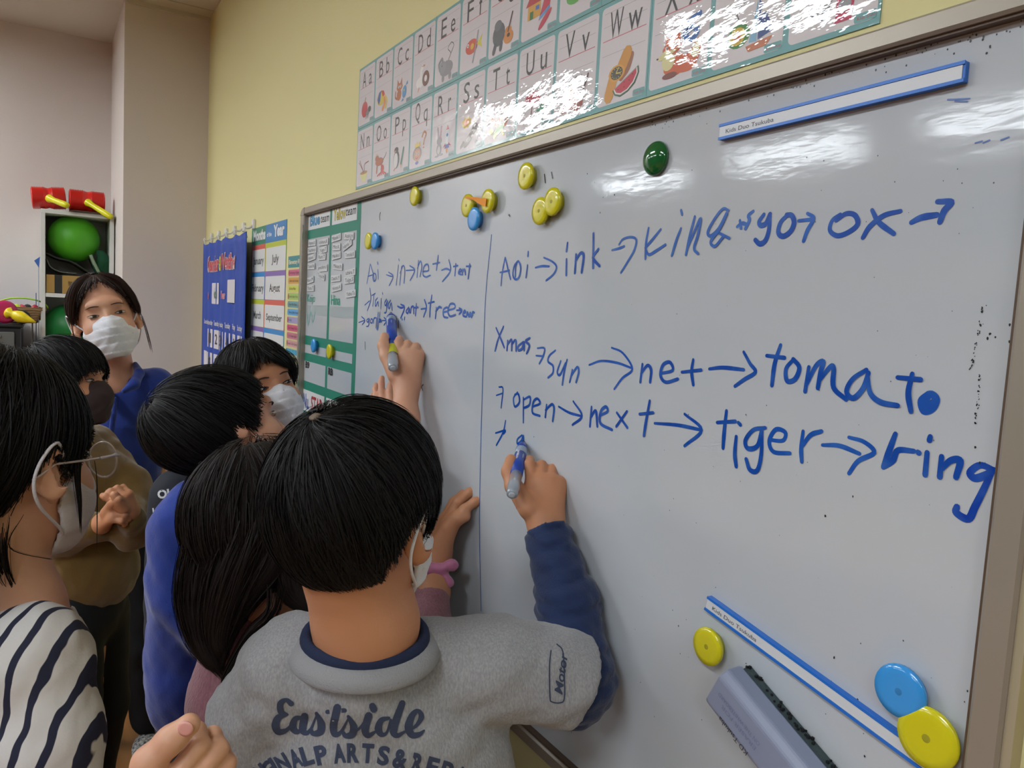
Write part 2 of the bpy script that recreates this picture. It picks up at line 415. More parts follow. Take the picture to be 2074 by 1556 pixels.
# green tape grid with paper headings
m_print = mat('printed_matte', 'ffffff', .5, vcol=True, coat=.0)
m_ink = mat('marker_ink', '1238a0', .25, vcol=True, spec=.4); ink_variation()
m_speck = mat('ink_specks', '1238a0', .4, vcol=True)
G = '17806a'
tp = Flat()
for x0, x1 in ((-1.721, -1.697), (-1.918, -1.902)): tp.rect(x0, 1.10 if x0 < -1.8 else 1.06, x1, 1.682, G)
for z0, z1 in ((1.616, 1.640), (1.327, 1.352), (1.282, 1.304), (1.202, 1.226), (1.118, 1.143)): tp.rect(XL+.006, z0, -1.70, z1, G, 2)
tp.rect(XL+.006, 1.41, -1.72, 1.437, 'a9b2b3', .5)
tp.build('green_tape', m_print, wb, y0=-.0003)
def hb(h_): h_.build('paper_heading', m_print, wb, y0=-.0008)
hd = Flat(); hd.rect(-2.105, 1.640, -1.918, 1.682, 'd9dadb')
hd.text('Blue', -2.045, 1.650, .028, '2f8fc4', 2, w=.085, bold=.015, outline='22262b'); hd.text('team', -1.96, 1.652, .022, '2a2a2a', 2, w=.07, italic=.15); hb(hd)
hd = Flat(); hd.rect(-1.902, 1.640, -1.722, 1.682, 'd9dadb'); hd.text('Yellow', -1.845, 1.650, .028, 'c8b832', 2, w=.09, bold=.015, outline='3a3520'); hd.text('team', -1.763, 1.654, .022, '2a2a2a', 2, w=.07, italic=.15); hb(hd)
hd = Flat(); hd.rect(-2.105, 1.143, -1.918, 1.202, 'd9dadb'); hd.text('Nu.', -2.075, 1.150, .040, '1f3f8f', 2, w=.055, bold=.03); hd.text('STAR', -1.98, 1.150, .040, 'a3202f', 2, w=.10, bold=.03); hb(hd)
hd = Flat(); hd.rect(-1.902, 1.09, -1.722, 1.202, 'd9dadb'); hd.text('SY', -1.86, 1.140, .045, 'd9dadb', 2, w=.06, bold=.0, outline='333333'); hb(hd)
hd = Flat(); hd.text('B9', -2.075, 1.262, .018, '1c1c1c', 2, w=.035, bold=.03); hd.text('RB', -1.875, 1.262, .018, '1c1c1c', 2, w=.035, bold=.04)
hd.text('Keijo', -2.06, 1.445, .022, '2aa58c', 2, w=.07, bold=0); hd.text('Hina', -1.855, 1.44, .026, '1c9f7f', 2, w=.07, bold=.01)
hd.line([(-2.09, 1.41), (-2.08, 1.38), (-2.06, 1.42), (-2.04, 1.39), (-2.02, 1.42)], .004, '7fbfb4', 2)
hd.build('chart_notes', m_print, wb, y0=-.0008)

# handwriting: strokes traced over zoomed crops (origin x, y, zoom factor) and laid on the board plane
def strokes(name, ox, oy, sc, lst, w, col='1a44ad', ww=None, y0=-.0004):
    """lst of polylines in crop pixels; w stroke width in metres"""
    fl = Flat(); fl.ramp = .06
    for k, st in enumerate(lst):
        p = [WY(ox+a/sc, oy+b/sc) for a, b in st]
        fl.line([(q[0], q[2]) for q in p], w, col, lay=1+1.5*k, n=6, ww=None if ww is None else [w*x for x in ww])
    return fl.build(name, m_ink, wb, y0=y0, eps=.00005)
Z1 = (700, 360, 3.841); Z4 = (1240, 330, 2.487); Z5 = (960, 640, 1.8618)
B1, B2, B3 = '3462b2', '1d55b0', '134aa6'
w1 = [.8, 1, 1.1, .9]
def word(z, lst, w, col): return strokes('written_word', *z, lst, w*.67, col, w1)
word(Z1, [[(166, 824), (178, 760), (193, 672)], [(193, 672), (212, 735), (226, 800)], [(175, 768), (216, 755)], [(222, 745), (212, 775), (222, 806), (236, 790), (236, 755), (223, 742)], [(253, 715), (255, 790)], [(250, 655), (254, 674)]], .0045, B1)
word(Z1, [[(318, 755), (345, 765), (370, 770)], [(335, 735), (371, 768), (340, 840)]], .0045, B1)
word(Z1, [[(415, 632), (418, 646)], [(412, 680), (395, 835)], [(436, 690), (422, 835)], [(424, 745), (448, 684), (462, 720), (455, 820)]], .0045, B1)
word(Z1, [[(472, 722), (535, 718)], [(500, 685), (538, 720), (503, 800)]], .005, B1)
word(Z1, [[(568, 645), (556, 775)], [(560, 705), (582, 650), (594, 690), (580, 770)], [(600, 730), (645, 722), (640, 675), (612, 690), (602, 750), (625, 772), (660, 760)], [(722, 605), (715, 660), (708, 720)], [(680, 672), (735, 660)]], .005, B1)
word(Z1, [[(748, 720), (785, 708), (817, 722)], [(805, 640), (816, 725), (755, 808)]], .005, B1)
word(Z1, [[(858, 670), (852, 762)], [(840, 692), (875, 685)], [(880, 737), (902, 727), (892, 712), (880, 742), (902, 755)], [(910, 755), (913, 712)], [(911, 735), (926, 714), (934, 755)], [(968, 672), (955, 785)], [(942, 690), (975, 688)]], .0055, B2)
word(Z1, [[(150, 992), (188, 958)], [(190, 860), (197, 950), (170, 1035)]], .0045, B2)
word(Z1, [[(205, 917), (232, 900)], [(222, 907), (212, 1000)], [(250, 935), (232, 960), (235, 1000), (252, 965), (257, 1000)], [(278, 940), (275, 1020)], [(288, 895), (290, 907)], [(320, 945), (305, 975), (315, 995), (327, 955), (318, 1040), (303, 1052)], [(352, 952), (334, 985), (340, 1020), (356, 975), (364, 1032)]], .0045, B2)
word(Z1, [[(405, 1000), (430, 1012), (455, 1008)], [(430, 985), (460, 1010), (430, 1092)], [(492, 1008), (472, 1040), (485, 1054), (497, 1020), (500, 1052)], [(508, 1052), (512, 1010), (530, 1005), (532, 1057)], [(552, 980), (545, 1072)], [(533, 1012), (565, 1008)]], .006, '1c4cae')
word(Z1, [[(588, 1022), (625, 1018)], [(615, 950), (630, 1010), (608, 1082)], [(672, 915), (660, 1000), (655, 1082)], [(645, 977), (690, 965)], [(708, 1010), (700, 1095)], [(703, 1040), (728, 1007), (748, 1012)]], .006, B2)
word(Z1, [[(760, 1047), (800, 1037), (790, 1010), (762, 1030), (765, 1080), (797, 1090)], [(800, 1032), (850, 1015), (848, 985), (815, 985), (797, 1040), (815, 1078), (857, 1066)]], .006, B1)
word(Z1, [[(865, 1032), (902, 1030)], [(885, 1015), (906, 1032), (885, 1062)], [(918, 1057), (936, 1046), (925, 1035), (915, 1070), (935, 1082)], [(942, 1082), (950, 1045), (962, 1082), (972, 1050), (980, 1085), (990, 1048), (1003, 1050)], [(945, 1065), (990, 1070)]], .006, B2)
word(Z1, [[(103, 1127), (150, 1110)], [(125, 1080), (151, 1110), (130, 1145)], [(180, 1095), (165, 1110), (175, 1125), (186, 1098), (180, 1150), (163, 1158)], [(200, 1100), (195, 1125), (208, 1130), (212, 1105), (200, 1098)], [(220, 1132), (222, 1095), (236, 1090)], [(243, 1090), (238, 1170)], [(256, 1048), (245, 1182)], [(269, 1048), (252, 1187)], [(270, 1100), (262, 1120), (272, 1122), (276, 1102), (282, 1125)]], .0045, B2)
word(Z1, [[(285, 1112), (318, 1112)], [(300, 1087), (319, 1112), (300, 1147)], [(415, 1112), (412, 1167)], [(440, 1095), (442, 1107)], [(462, 1085), (458, 1105)]], .005, B2)
word(Z1, [[(1210, 840), (1220, 740), (1243, 622)], [(1243, 622), (1262, 700), (1284, 790)], [(1203, 738), (1275, 722)], [(1338, 650), (1312, 690), (1303, 760), (1325, 792), (1352, 770), (1364, 700), (1345, 650), (1325, 690), (1322, 770)], [(1423, 575), (1420, 612)], [(1418, 680), (1405, 777)]], .005, B2)
word(Z1, [[(1478, 700), (1530, 688), (1585, 690)], [(1545, 622), (1612, 655), (1642, 695), (1620, 750), (1562, 800)]], .005, B2)
word(Z1, [[(1728, 508), (1720, 572)], [(1720, 635), (1718, 758)], [(1795, 597), (1785, 742)], [(1790, 650), (1830, 588), (1854, 610), (1838, 737)], [(1930, 435), (1928, 702)], [(1970, 555), (1928, 622), (1978, 688)]], .0068, B3)
word(Z4, [[(0, 440), (38, 430), (62, 420)], [(35, 412), (55, 385), (95, 374), (122, 388), (112, 440), (75, 505), (45, 553)]], .0048, B1)
word(Z4, [[(184, 328), (172, 400), (168, 484)], [(245, 335), (205, 385), (168, 428)], [(168, 428), (185, 462), (220, 445), (270, 412)], [(348, 238), (353, 260)], [(348, 330), (325, 390), (302, 467)], [(418, 270), (395, 360), (373, 463)], [(380, 430), (415, 350), (447, 280), (435, 360), (415, 430), (435, 458)], [(588, 240), (560, 232), (520, 280), (485, 345), (498, 368), (540, 330), (582, 250), (545, 330), (500, 395), (520, 420), (560, 375)], [(525, 345), (592, 380)]], .0055, B1)
word(Z4, [[(630, 322), (655, 305), (682, 312)], [(712, 243), (688, 265), (692, 290), (672, 332)], [(645, 290), (650, 330)]], .006, B1)
word(Z4, [[(765, 260), (742, 295), (750, 315), (775, 305), (796, 258)], [(796, 258), (790, 340), (772, 392), (745, 408), (722, 388)], [(885, 262), (850, 300), (838, 350), (862, 370), (900, 345), (918, 300), (905, 265), (880, 262)]], .0078, B3)
word(Z4, [[(940, 292), (1008, 285)], [(985, 255), (1016, 280), (985, 340), (965, 394)]], .0062, B2)
word(Z4, [[(1150, 260), (1110, 290), (1098, 340), (1135, 367), (1190, 350), (1237, 310), (1225, 265), (1180, 256), (1130, 290)], [(1310, 238), (1345, 300), (1420, 357)], [(1454, 243), (1370, 265), (1300, 320), (1264, 377)]], .0068, B3)
word(Z4, [[(1508, 300), (1560, 275), (1637, 262)], [(1640, 195), (1710, 198), (1675, 240), (1652, 298)]], .0078, B3)
word(Z5, [[(84, 45), (100, 82), (115, 120)], [(112, 40), (92, 88), (80, 132)], [(128, 93), (125, 130)], [(127, 108), (143, 90), (143, 130)], [(143, 108), (158, 92), (160, 132)], [(187, 98), (168, 115), (170, 130), (183, 122), (190, 98), (190, 130)], [(212, 83), (196, 95), (210, 112), (200, 142)]], .006, B3)
word(Z5, [[(235, 150), (262, 152)], [(240, 122), (266, 122), (262, 150), (247, 180)]], .0048, B2)
word(Z5, [[(308, 130), (285, 150), (280, 172), (298, 188), (298, 215), (280, 233)], [(328, 170), (315, 210), (325, 222), (346, 178)], [(352, 165), (342, 205), (334, 260)], [(372, 203), (362, 250)], [(366, 228), (390, 193), (396, 212), (386, 250)]], .0052, B2)
word(Z5, [[(435, 185), (480, 170), (540, 177), (596, 197)], [(520, 120), (562, 140), (598, 200), (560, 235), (530, 276)]], .0048, B2)
word(Z5, [[(636, 182), (628, 250)], [(631, 218), (655, 187), (669, 205), (665, 250)], [(705, 217), (750, 205), (740, 175), (714, 185), (705, 225), (725, 250), (770, 238)], [(828, 165), (822, 210), (828, 260)], [(785, 212), (858, 204)]], .0065, B3)
word(Z5, [[(888, 200), (940, 195), (1018, 203)], [(1018, 136), (1042, 180), (1062, 212), (1020, 240), (985, 265)]], .0062, B3)
word(Z5, [[(1157, 110), (1135, 180), (1124, 262)], [(1105, 150), (1172, 158)], [(1205, 165), (1178, 200), (1182, 245), (1212, 238), (1228, 195), (1205, 163)], [(1264, 193), (1250, 285)], [(1254, 262), (1290, 190), (1318, 172), (1308, 215), (1298, 272)], [(1303, 245), (1345, 192), (1358, 200), (1358, 270), (1405, 315)], [(1482, 203), (1430, 238), (1407, 285), (1432, 310), (1468, 275), (1490, 215)], [(1486, 225), (1496, 290), (1535, 325), (1600, 338)], [(1655, 218), (1640, 290), (1650, 360)], [(1600, 232), (1687, 240)]], .0072, B3)
word(Z5, [[(1715, 292), (1685, 320), (1697, 360), (1730, 350), (1745, 315), (1722, 295), (1700, 325), (1712, 345), (1730, 325)]], .0085, B2)
word(Z5, [[(85, 300), (108, 292)], [(95, 268), (110, 275), (103, 347)], ], .0045, B3)
word(Z5, [[(165, 288), (150, 310), (155, 342), (172, 325), (168, 295), (155, 297)], [(187, 308), (187, 402)], [(190, 315), (212, 305), (210, 335), (190, 347)], [(222, 342), (250, 330), (240, 312), (225, 325), (222, 365), (250, 377)], [(275, 335), (270, 382)], [(271, 355), (295, 333), (303, 350), (298, 397)]], .0058, B3)
word(Z5, [[(320, 342), (360, 365), (406, 378)], [(375, 322), (408, 377), (372, 411)]], .0055, B3)
word(Z5, [[(444, 343), (438, 417)], [(440, 385), (460, 358), (466, 417)], [(478, 375), (505, 360), (498, 343), (480, 360), (478, 405), (522, 430)], [(540, 365), (580, 422)], [(578, 360), (538, 417)], [(664, 320), (650, 400), (642, 452)], [(626, 370), (677, 365)]], .0066, B3)
word(Z5, [[(682, 405), (770, 412), (857, 430)], [(795, 370), (859, 430), (795, 490)]], .006, B3)
word(Z5, [[(953, 358), (945, 430), (940, 498)], [(918, 402), (987, 398)], [(998, 402), (1006, 411)], [(990, 455), (985, 520), (990, 568)], [(1100, 422), (1055, 430), (1025, 470), (1035, 500), (1070, 490), (1087, 430)], [(1087, 430), (1085, 520), (1070, 582), (1042, 580), (1028, 540)]], .0072, B3)
word(Z5, [[(1115, 467), (1165, 470), (1175, 440), (1140, 428), (1115, 470), (1130, 512), (1192, 518)], [(1242, 435), (1235, 500), (1237, 550)], [(1237, 495), (1270, 450), (1312, 435)]], .0066, B2)
word(Z5, [[(1315, 487), (1380, 490), (1455, 520)], [(1415, 458), (1472, 475), (1510, 515), (1450, 547), (1415, 594)]], .0062, B2)
word(Z5, [[(1590, 445), (1570, 500), (1545, 570)], [(1660, 510), (1600, 507), (1580, 545), (1547, 568)], [(1675, 513), (1679, 517)], [(1722, 455), (1719, 469)], [(1710, 515), (1703, 599)], [(1765, 530), (1758, 607)], [(1762, 580), (1800, 545), (1835, 547), (1820, 608)]], .0080, B3)
word(Z5, [[(1962, 582), (1910, 563), (1872, 590), (1890, 612), (1930, 600), (1962, 582)], [(1952, 590), (1925, 650), (1890, 720), (1865, 765), (1820, 742), (1822, 720)]], .0085, '0d40a4')
word(Z5, [[(120, 395), (110, 440), (85, 488)], [(82, 442), (118, 432), (112, 445)], [(182, 450), (165, 465), (165, 482), (180, 470), (187, 452), (188, 470)]], .005, B3)
strokes('divider_line', *Z1, [[(1137, 445), (1100, 800), (1083, 1080), (1068, 1540), (1048, 2300), (1044, 2800), (1056, 3370)]], .0018, '3a62a8')
bk = '16181c'
strokes('marker_tick', *Z1, [[(272, 270), (266, 300), (268, 330)], [(152, 1277), (154, 1340)], [(1549, -25), (1556, 40)], [(1604, -42), (1612, 5)], [(1275, 288), (1280, 300)]], .002, bk)
strokes('marker_tick', 700, 560, 5.186, [[(818, 1135), (800, 1160), (812, 1198)]], .002, bk)
# worn specks of old ink
sp = Flat()
def speck(px, py, s, c=bk):
    q = WY(px, py); n = 6; s = s*.62; sp.poly([(q[0]+s*random.uniform(.5, 1)*math.cos(t), q[2]+s*random.uniform(.6, 1.4)*math.sin(t)) for t in [i*2*math.pi/n for i in range(n)]], c)
for (y, x) in [(625, 1990), (632, 1989), (655, 1985), (660, 1986), (672, 1983), (680, 1982), (695, 1977), (706, 1976), (718, 1974), (728, 1971), (733, 1970), (742, 1968), (748, 1966), (762, 1985), (770, 1985), (785, 1984), (795, 1982), (806, 1983), (818, 1980), (825, 1982), (838, 1977), (846, 1978), (860, 1975)]:
    for k in range(3): speck(x+random.uniform(-2, 2), y+random.uniform(-4, 4), random.uniform(.0006, .0016))
for x, y in [(2046, 658), (2045, 692), (2006, 676), (2017, 683), (2001, 686), (1965, 76), (1978, 71), (1991, 81), (1999, 108), (2006, 95), (1672, 152), (1680, 149), (1633, 163), (1877, 102), (1920, 100), (2067, 55), (1690, 1332), (1738, 1417), (1782, 1417), (1752, 1532), (1830, 1298), (1450, 1190), (1375, 1268), (1158, 1483), (1082, 885), (1046, 1030), (1672, 1045), (1500, 975), (1728, 1006), (1190, 352), (1205, 370), (1222, 400), (1216, 431), (1245, 395), (1030, 436), (1976, 906), (1985, 938), (1925, 1500), (1960, 1400)]:
    speck(x, y, random.uniform(.0008, .0022))
for i in range(70):
    x = random.uniform(1300, 2060); q = WY(x, 500); zz = ZT-.004-abs(random.gauss(0, .006)); r_ = random.uniform(.0003, .001)
    sp.poly([(q[0]+r_*math.cos(t), zz+r_*1.3*math.sin(t)) for t in (0, 1.3, 2.6, 3.9, 5.2)], '30323a')
for i in range(90):
    x = random.uniform(1250, 2030); y = random.uniform(300, 1540); q = WY(x, y); r_ = random.uniform(.0002, .0007)
    sp.poly([(q[0]+r_*math.cos(t), q[2]+r_*1.3*math.sin(t)) for t in (0, 1.3, 2.6, 3.9, 5.2)], '4a4e5a')
for a in ([(1976, 290), (1990, 286)], [(1992, 290), (2005, 284)], [(2028, 284), (2044, 278)], [(1920, 202), (1965, 200)], [(1935, 205), (1960, 206)]):
    p = [WY(*q) for q in a]; sp.line([(q[0], q[2]) for q in p], .0012, '5a78b8', 1.5)
sm_ = sp.build('ink_specks', m_speck, wb, y0=-.00025); sm_['kind'] = 'stuff'

# magnets -------------------------------------------------------------------
def magnet(px, py, col, r, label, off=0., dirt=False):
    c = WY(px, py, -.014); e = empty('round_magnet', (c[0], -.0005, c[2]), label, 'magnet')
    m = mat('plastic_'+col, col, .18, coat=.3)
    v, f = lathe([(r*.72, 0), (r*.74, .006), (r*.98, .0075), (r, .010), (r*.97, .012), (r*.7, .0128), (r*.3, .0126), (.0005, .0125)], (c[0], -.0005, c[2]), (0, -1, 0), 32)
    fixn(mesh('button', v, f, m, e, True))
    if dirt:
        v, f = lathe([(r*.14, 0), (r*.06, .0002)], (c[0], -.0131, c[2]), (0, -1, 0), 12)
        mesh('smudge', v, f, mat('smudge_'+col, 'a39b1e' if col != '3a9be6' else '2f80bf', .6), e)
YC, BC = 'd8cf1e', '3a9be6'
for a in [(836, 397, YC, .0185, 'yellow magnet alone near the top edge, left of the orange note', 0, 0),
          (943, 416, YC, .0195, 'yellow magnet holding the left end of the orange note', 0, 1),
          (984, 407, YC, .0195, 'yellow magnet behind the right end of the orange note', 0, 0),
          (956, 443, BC, .0195, 'blue magnet just below the orange note', 0, 0),
          (1061, 356, YC, .020, 'yellow magnet beside the two short black ticks', 0, 1),
          (1090, 427, YC, .020, 'yellow magnet of the touching pair, lower left one', 0, 1),
          (1115, 408, YC, .020, 'yellow magnet of the touching pair, upper right one', 0, 1),
          (743, 488, YC, .0185, 'yellow magnet beside a blue one next to the green tape', 0, 0),
          (756, 488, BC, .0185, 'blue magnet beside a yellow one next to the green tape', 0, 0),
          (632, 700, BC, .0185, 'blue magnet between the green tape rows of the left chart', 0, 0),
          (664, 712, YC, .0185, 'yellow magnet on the middle green tape of the left chart', 0, 0),
          (1429, 1311, YC, .0205, 'yellow magnet left of the slanted blue strip with ink smudge', 0, 1),
          (1818, 1402, BC, .0225, 'large blue magnet near the lower right frame', 0, 1),
          (1874, 1497, YC, .0255, 'large dirty yellow magnet at the low end of the slanted strip', 0, 1)]:
    magnet(*a[:4], a[4], 0, a[6])
c = WY(1322, 320, -.008); e = empty('dome_magnet', (c[0], -.0005, c[2]), 'dark green domed magnet in the upper middle of the board', 'magnet')
v, f = lathe([(.0205*math.cos(t), .011*math.sin(t)+.002) for t in np.linspace(0, 1.5, 10)], (c[0], -.0005, c[2]), (0, -1, 0), 32)
fixn(mesh('dome', v, f, mat('green_gloss', '17622f', .1, coat=.6), e, True))
# orange note
nt = Flat(); p = [WY(*q, -.016) for q in ((940, 398), (960, 399), (985, 402), (983, 419), (972, 414), (958, 405), (943, 402))]
v = [tuple(q) for q in p]+[(q[0], q[1]+.0006, q[2]) for q in p]; n = len(p)
o = fixn(mesh('orange_note', v, [tuple(range(n)), tuple(range(2*n-1, n-1, -1))]+[(i, (i+1) % n, n+(i+1) % n, n+i) for i in range(n)], mat('orange_paper', 'f59a1e', .6)))
at_origin(o, (p[0][0], -.016, p[0][2])); tag(o, 'small orange paper arrow pinned under yellow magnets', 'note')
# blue edged magnetic strips
def strip(name, A, B, wid, label, txt=True):
    A = np.array(A); B = np.array(B); L_ = np.linalg.norm(B-A); d = (B-A)/L_; n = np.array([-d[1], d[0]]); T = .006
    e = empty(name, (A[0], -.0005, A[1]), label, 'magnet')
    def slab(nm, s0, s1, t0, t1, y0, y1, m, bev=0):
        v, f = box((s0, y0, t0), (s1, y1, t1), bev)
        w = np.array([(A[0]+d[0]*p[0]+n[0]*p[2], p[1], A[1]+d[1]*p[0]+n[1]*p[2]) for p in v]); return fixn(mesh(nm, w, f, m, e))
    mb = mat('strip_blue', '1f6fd0', .3); mw = mat('strip_white', 'd5d8dc', .35)
    slab('backing', 0, L_, -wid/2, wid/2, -.0005, -T, mb, .0005)
    slab('edge_strip', 0, L_, wid/2-.0028, wid/2, -T, -T-.0015, mb); slab('edge_strip', 0, L_, -wid/2, -wid/2+.0028, -T, -T-.0015, mb)
    slab('white_insert', .001, L_-.002, -wid/2+.003, wid/2-.003, -T, -T-.0008, mw)
    fl = Flat(); fl.text('Kids Duo Tsukuba', .010, -wid*.17, wid*.28, '3a3d42', 1, bold=0, align='l', w=.062)
    fl.build('print', m_print, e, fn=lambda a, b, l: (A[0]+d[0]*a+n[0]*b, -T-.0009-l*.0001, A[1]+d[1]*a+n[1]*b))
a = WY(1457, 268.5, -.006); b = WY(1955, 144, -.006); strip('magnetic_strip', (a[0], a[2]), (b[0], b[2]), .0165, 'long blue edged white magnetic strip under the top frame')
a = WY(1431, 1221, -.006); b = WY(1882, 1551, -.006); strip('magnetic_strip', (a[0], a[2]), (b[0], b[2]), .0165, 'slanted blue edged white magnetic strip low on the board')
# eraser -----------------------------------------------------------------
A = WY(1462, 1392, -.03); B = WY(1660, 1640, -.03); d = nrm((B-A)*np.array([1, 0, 1])); n2 = np.array([d[2], 0, -d[0]]) if d[2] > 0 else np.array([-d[2], 0, d[0]])
e = empty('board_eraser', (A[0], -.0005, A[2]), 'grey plastic whiteboard eraser with worn black felt, stuck low on the board', 'eraser')
n2 = n2 if n2[2] > 0 else -n2
cs = [(-.030, -.012), (-.030, -.030), (-.020, -.040), (.016, -.040), (.024, -.033), (.024, -.012)]
def ext(cs, L0, L1, A=A):
    k = len(cs); v = [A*np.array([1, 0, 1])+n2*c[0]+np.array([0, c[1], 0])+d*L0 for c in cs]+[A*np.array([1, 0, 1])+n2*c[0]+np.array([0, c[1], 0])+d*L1 for c in cs]
    return np.array(v), [tuple(range(k)), tuple(range(2*k-1, k-1, -1))]+[(i, (i+1) % k, k+(i+1) % k, k+i) for i in range(k)]
v, f = ext(cs, -.004, .155); o = fixn(mesh('shell', v, f, mat('eraser_grey', '8e97b0', .4), e))
bv = o.modifiers.new('b', 'BEVEL'); bv.width = .0025; bv.segments = 2
v, f = ext([(-.027, -.0012), (-.027, -.012), (.022, -.012), (.0235, -.0012)], 0, .15); fixn(mesh('felt_pad', v, f, mat('felt', '3f4d50', .95, bump=1, bscale=200), e))
fl = []
for i in range(40):
    q = A*np.array([1, 0, 1])+n2*.0245+d*random.uniform(0, .15)+np.array([0, -random.uniform(.002, .010), 0]); r_ = random.uniform(.0005, .0014)
    fl.append(box(q-r_, q+r_))
v, f = join(fl); mesh('felt_crumbs', v, f, mat('felt_black', '16181a', .95), e)
fl = Flat(); fl.text('KD Tsukuba', 0, 0, .0055, '2a2c30', bold=0, w=.042); fl.text('ERASER FOR', .0, -.0125, .0045, '7a80a0', bold=0, w=.05); fl.text('ON THE WHITEBOARD', .004, -.020, .0045, '7a80a0', bold=0, w=.06)
ctr = A*np.array([1, 0, 1])+d*.040-n2*.017
fl.build('print', m_print, e, fn=lambda a, b, l: tuple(ctr-d*a-n2*b+np.array([0, -.0405-l*.0001, 0])))

# name tags ----------------------------------------------------------------
ORD = ['first', 'second', 'third', 'fourth', 'fifth', 'sixth', 'seventh', 'eighth']
tags = dict(blue=[[('Ayano.K', 790, 312), ('Ichiharu.K', 868, 306)], [('Yuichiro.I', 790, 362), ('Yugo.T', 866, 360)], [('Atsusi.T', 788, 412), ('Ruri.T', 858, 408)], [('Yusei.N', 784, 472), ('Junichiro.I', 860, 487)], [('Ren.M', 779, 566), ('Toya.M', 852, 540)], [('Yuto.T', 780, 622)]],
            yellow=[[('Mizuki.S', 956, 277), ('Asahi.H', 1044, 265)], [('Mio.K', 958, 340), ('Hana.T', 1032, 325)], [('Meiko.I', 957, 400), ('Tomoka.K', 1050, 392)], [('Mikaze.N', 966, 473), ('Ichiru.T', 1053, 515)], [('Daichi.Y', 953, 555), ('Taiga.S', 1045, 566)], [('Hiroto.A', 958, 620), ('Yubo.Ts', 1056, 660)]])
m_tag = mat('tag_white', 'd4d6d8', .4)
for team, rows in tags.items():
    for ri, row in enumerate(rows):
        for ci, (t, u, v_) in enumerate(row):
            c = WY(400+u/3.3825, 400+v_/3.3825); w = .036+.0042*len(t); w = min(w, .082); h = .0165
            side = '' if len(row) == 1 else ('left ' if ci == 0 else 'right ')
            e = empty('name_tag', (c[0], -.0005, c[2]), f'white {side}name tag in {ORD[ri]} row of the {team} team column', 'name tag', 'name tags on the team chart')
            an = random.uniform(-.09, .09)+(-.12 if t in ('Toya.M',) else 0)+(.14 if t == 'Hana.T' else 0)
            ca, sa = math.cos(an), math.sin(an); R2 = lambda a, b, y: (c[0]+ca*a-sa*b, y, c[2]+sa*a+ca*b)
            bv_, bf = box((-w/2, -.0012, -h/2), (w/2, -.0026, h/2)); fixn(mesh('plate', [R2(p[0], p[2], p[1]) for p in bv_], bf, m_tag, e))
            fl = Flat(); fl.text(t, 0, -.0042, .0095, '33353a', bold=0, w=w*.86)
            fl.build('print', m_print, e, fn=lambda a, b, l: R2(a, b, -.0027-l*.00008))

# ================================================================== POSTERS
def lam(name, **k): return mat(name, 'ffffff', .45, vcol=True, coat=1, bump=.085, bscale=4, coords='World', stretch=(1, 1, 2.2), bdist=.05, **k)
m_lam = lam('laminated_print')
_n = m_lam.node_tree; _b = [n for n in _n.nodes if n.type == 'BUMP'][0]; _no = [n for n in _n.nodes if n.type == 'TEX_NOISE'][0]
for _l in list(_b.outputs[0].links):
    if _l.to_socket.name == 'Normal': _n.links.remove(_l)
_n.nodes['Principled BSDF'].inputs['Coat IOR'].default_value = 1.55; _n.nodes['Principled BSDF'].inputs['Coat Roughness'].default_value = .02
_no.inputs['Detail'].default_value = 6; _no.inputs['Roughness'].default_value = .47
TEAL = '6ba5a6'; PZ = .1363; PW = .10177; PX0, PZ0 = -1.752, 1.7125
ap = empty('alphabet_poster', (PX0, WALLY, PZ0), 'teal laminated alphabet poster with picture cards above the whiteboard', 'poster')
PY = WALLY-.0015
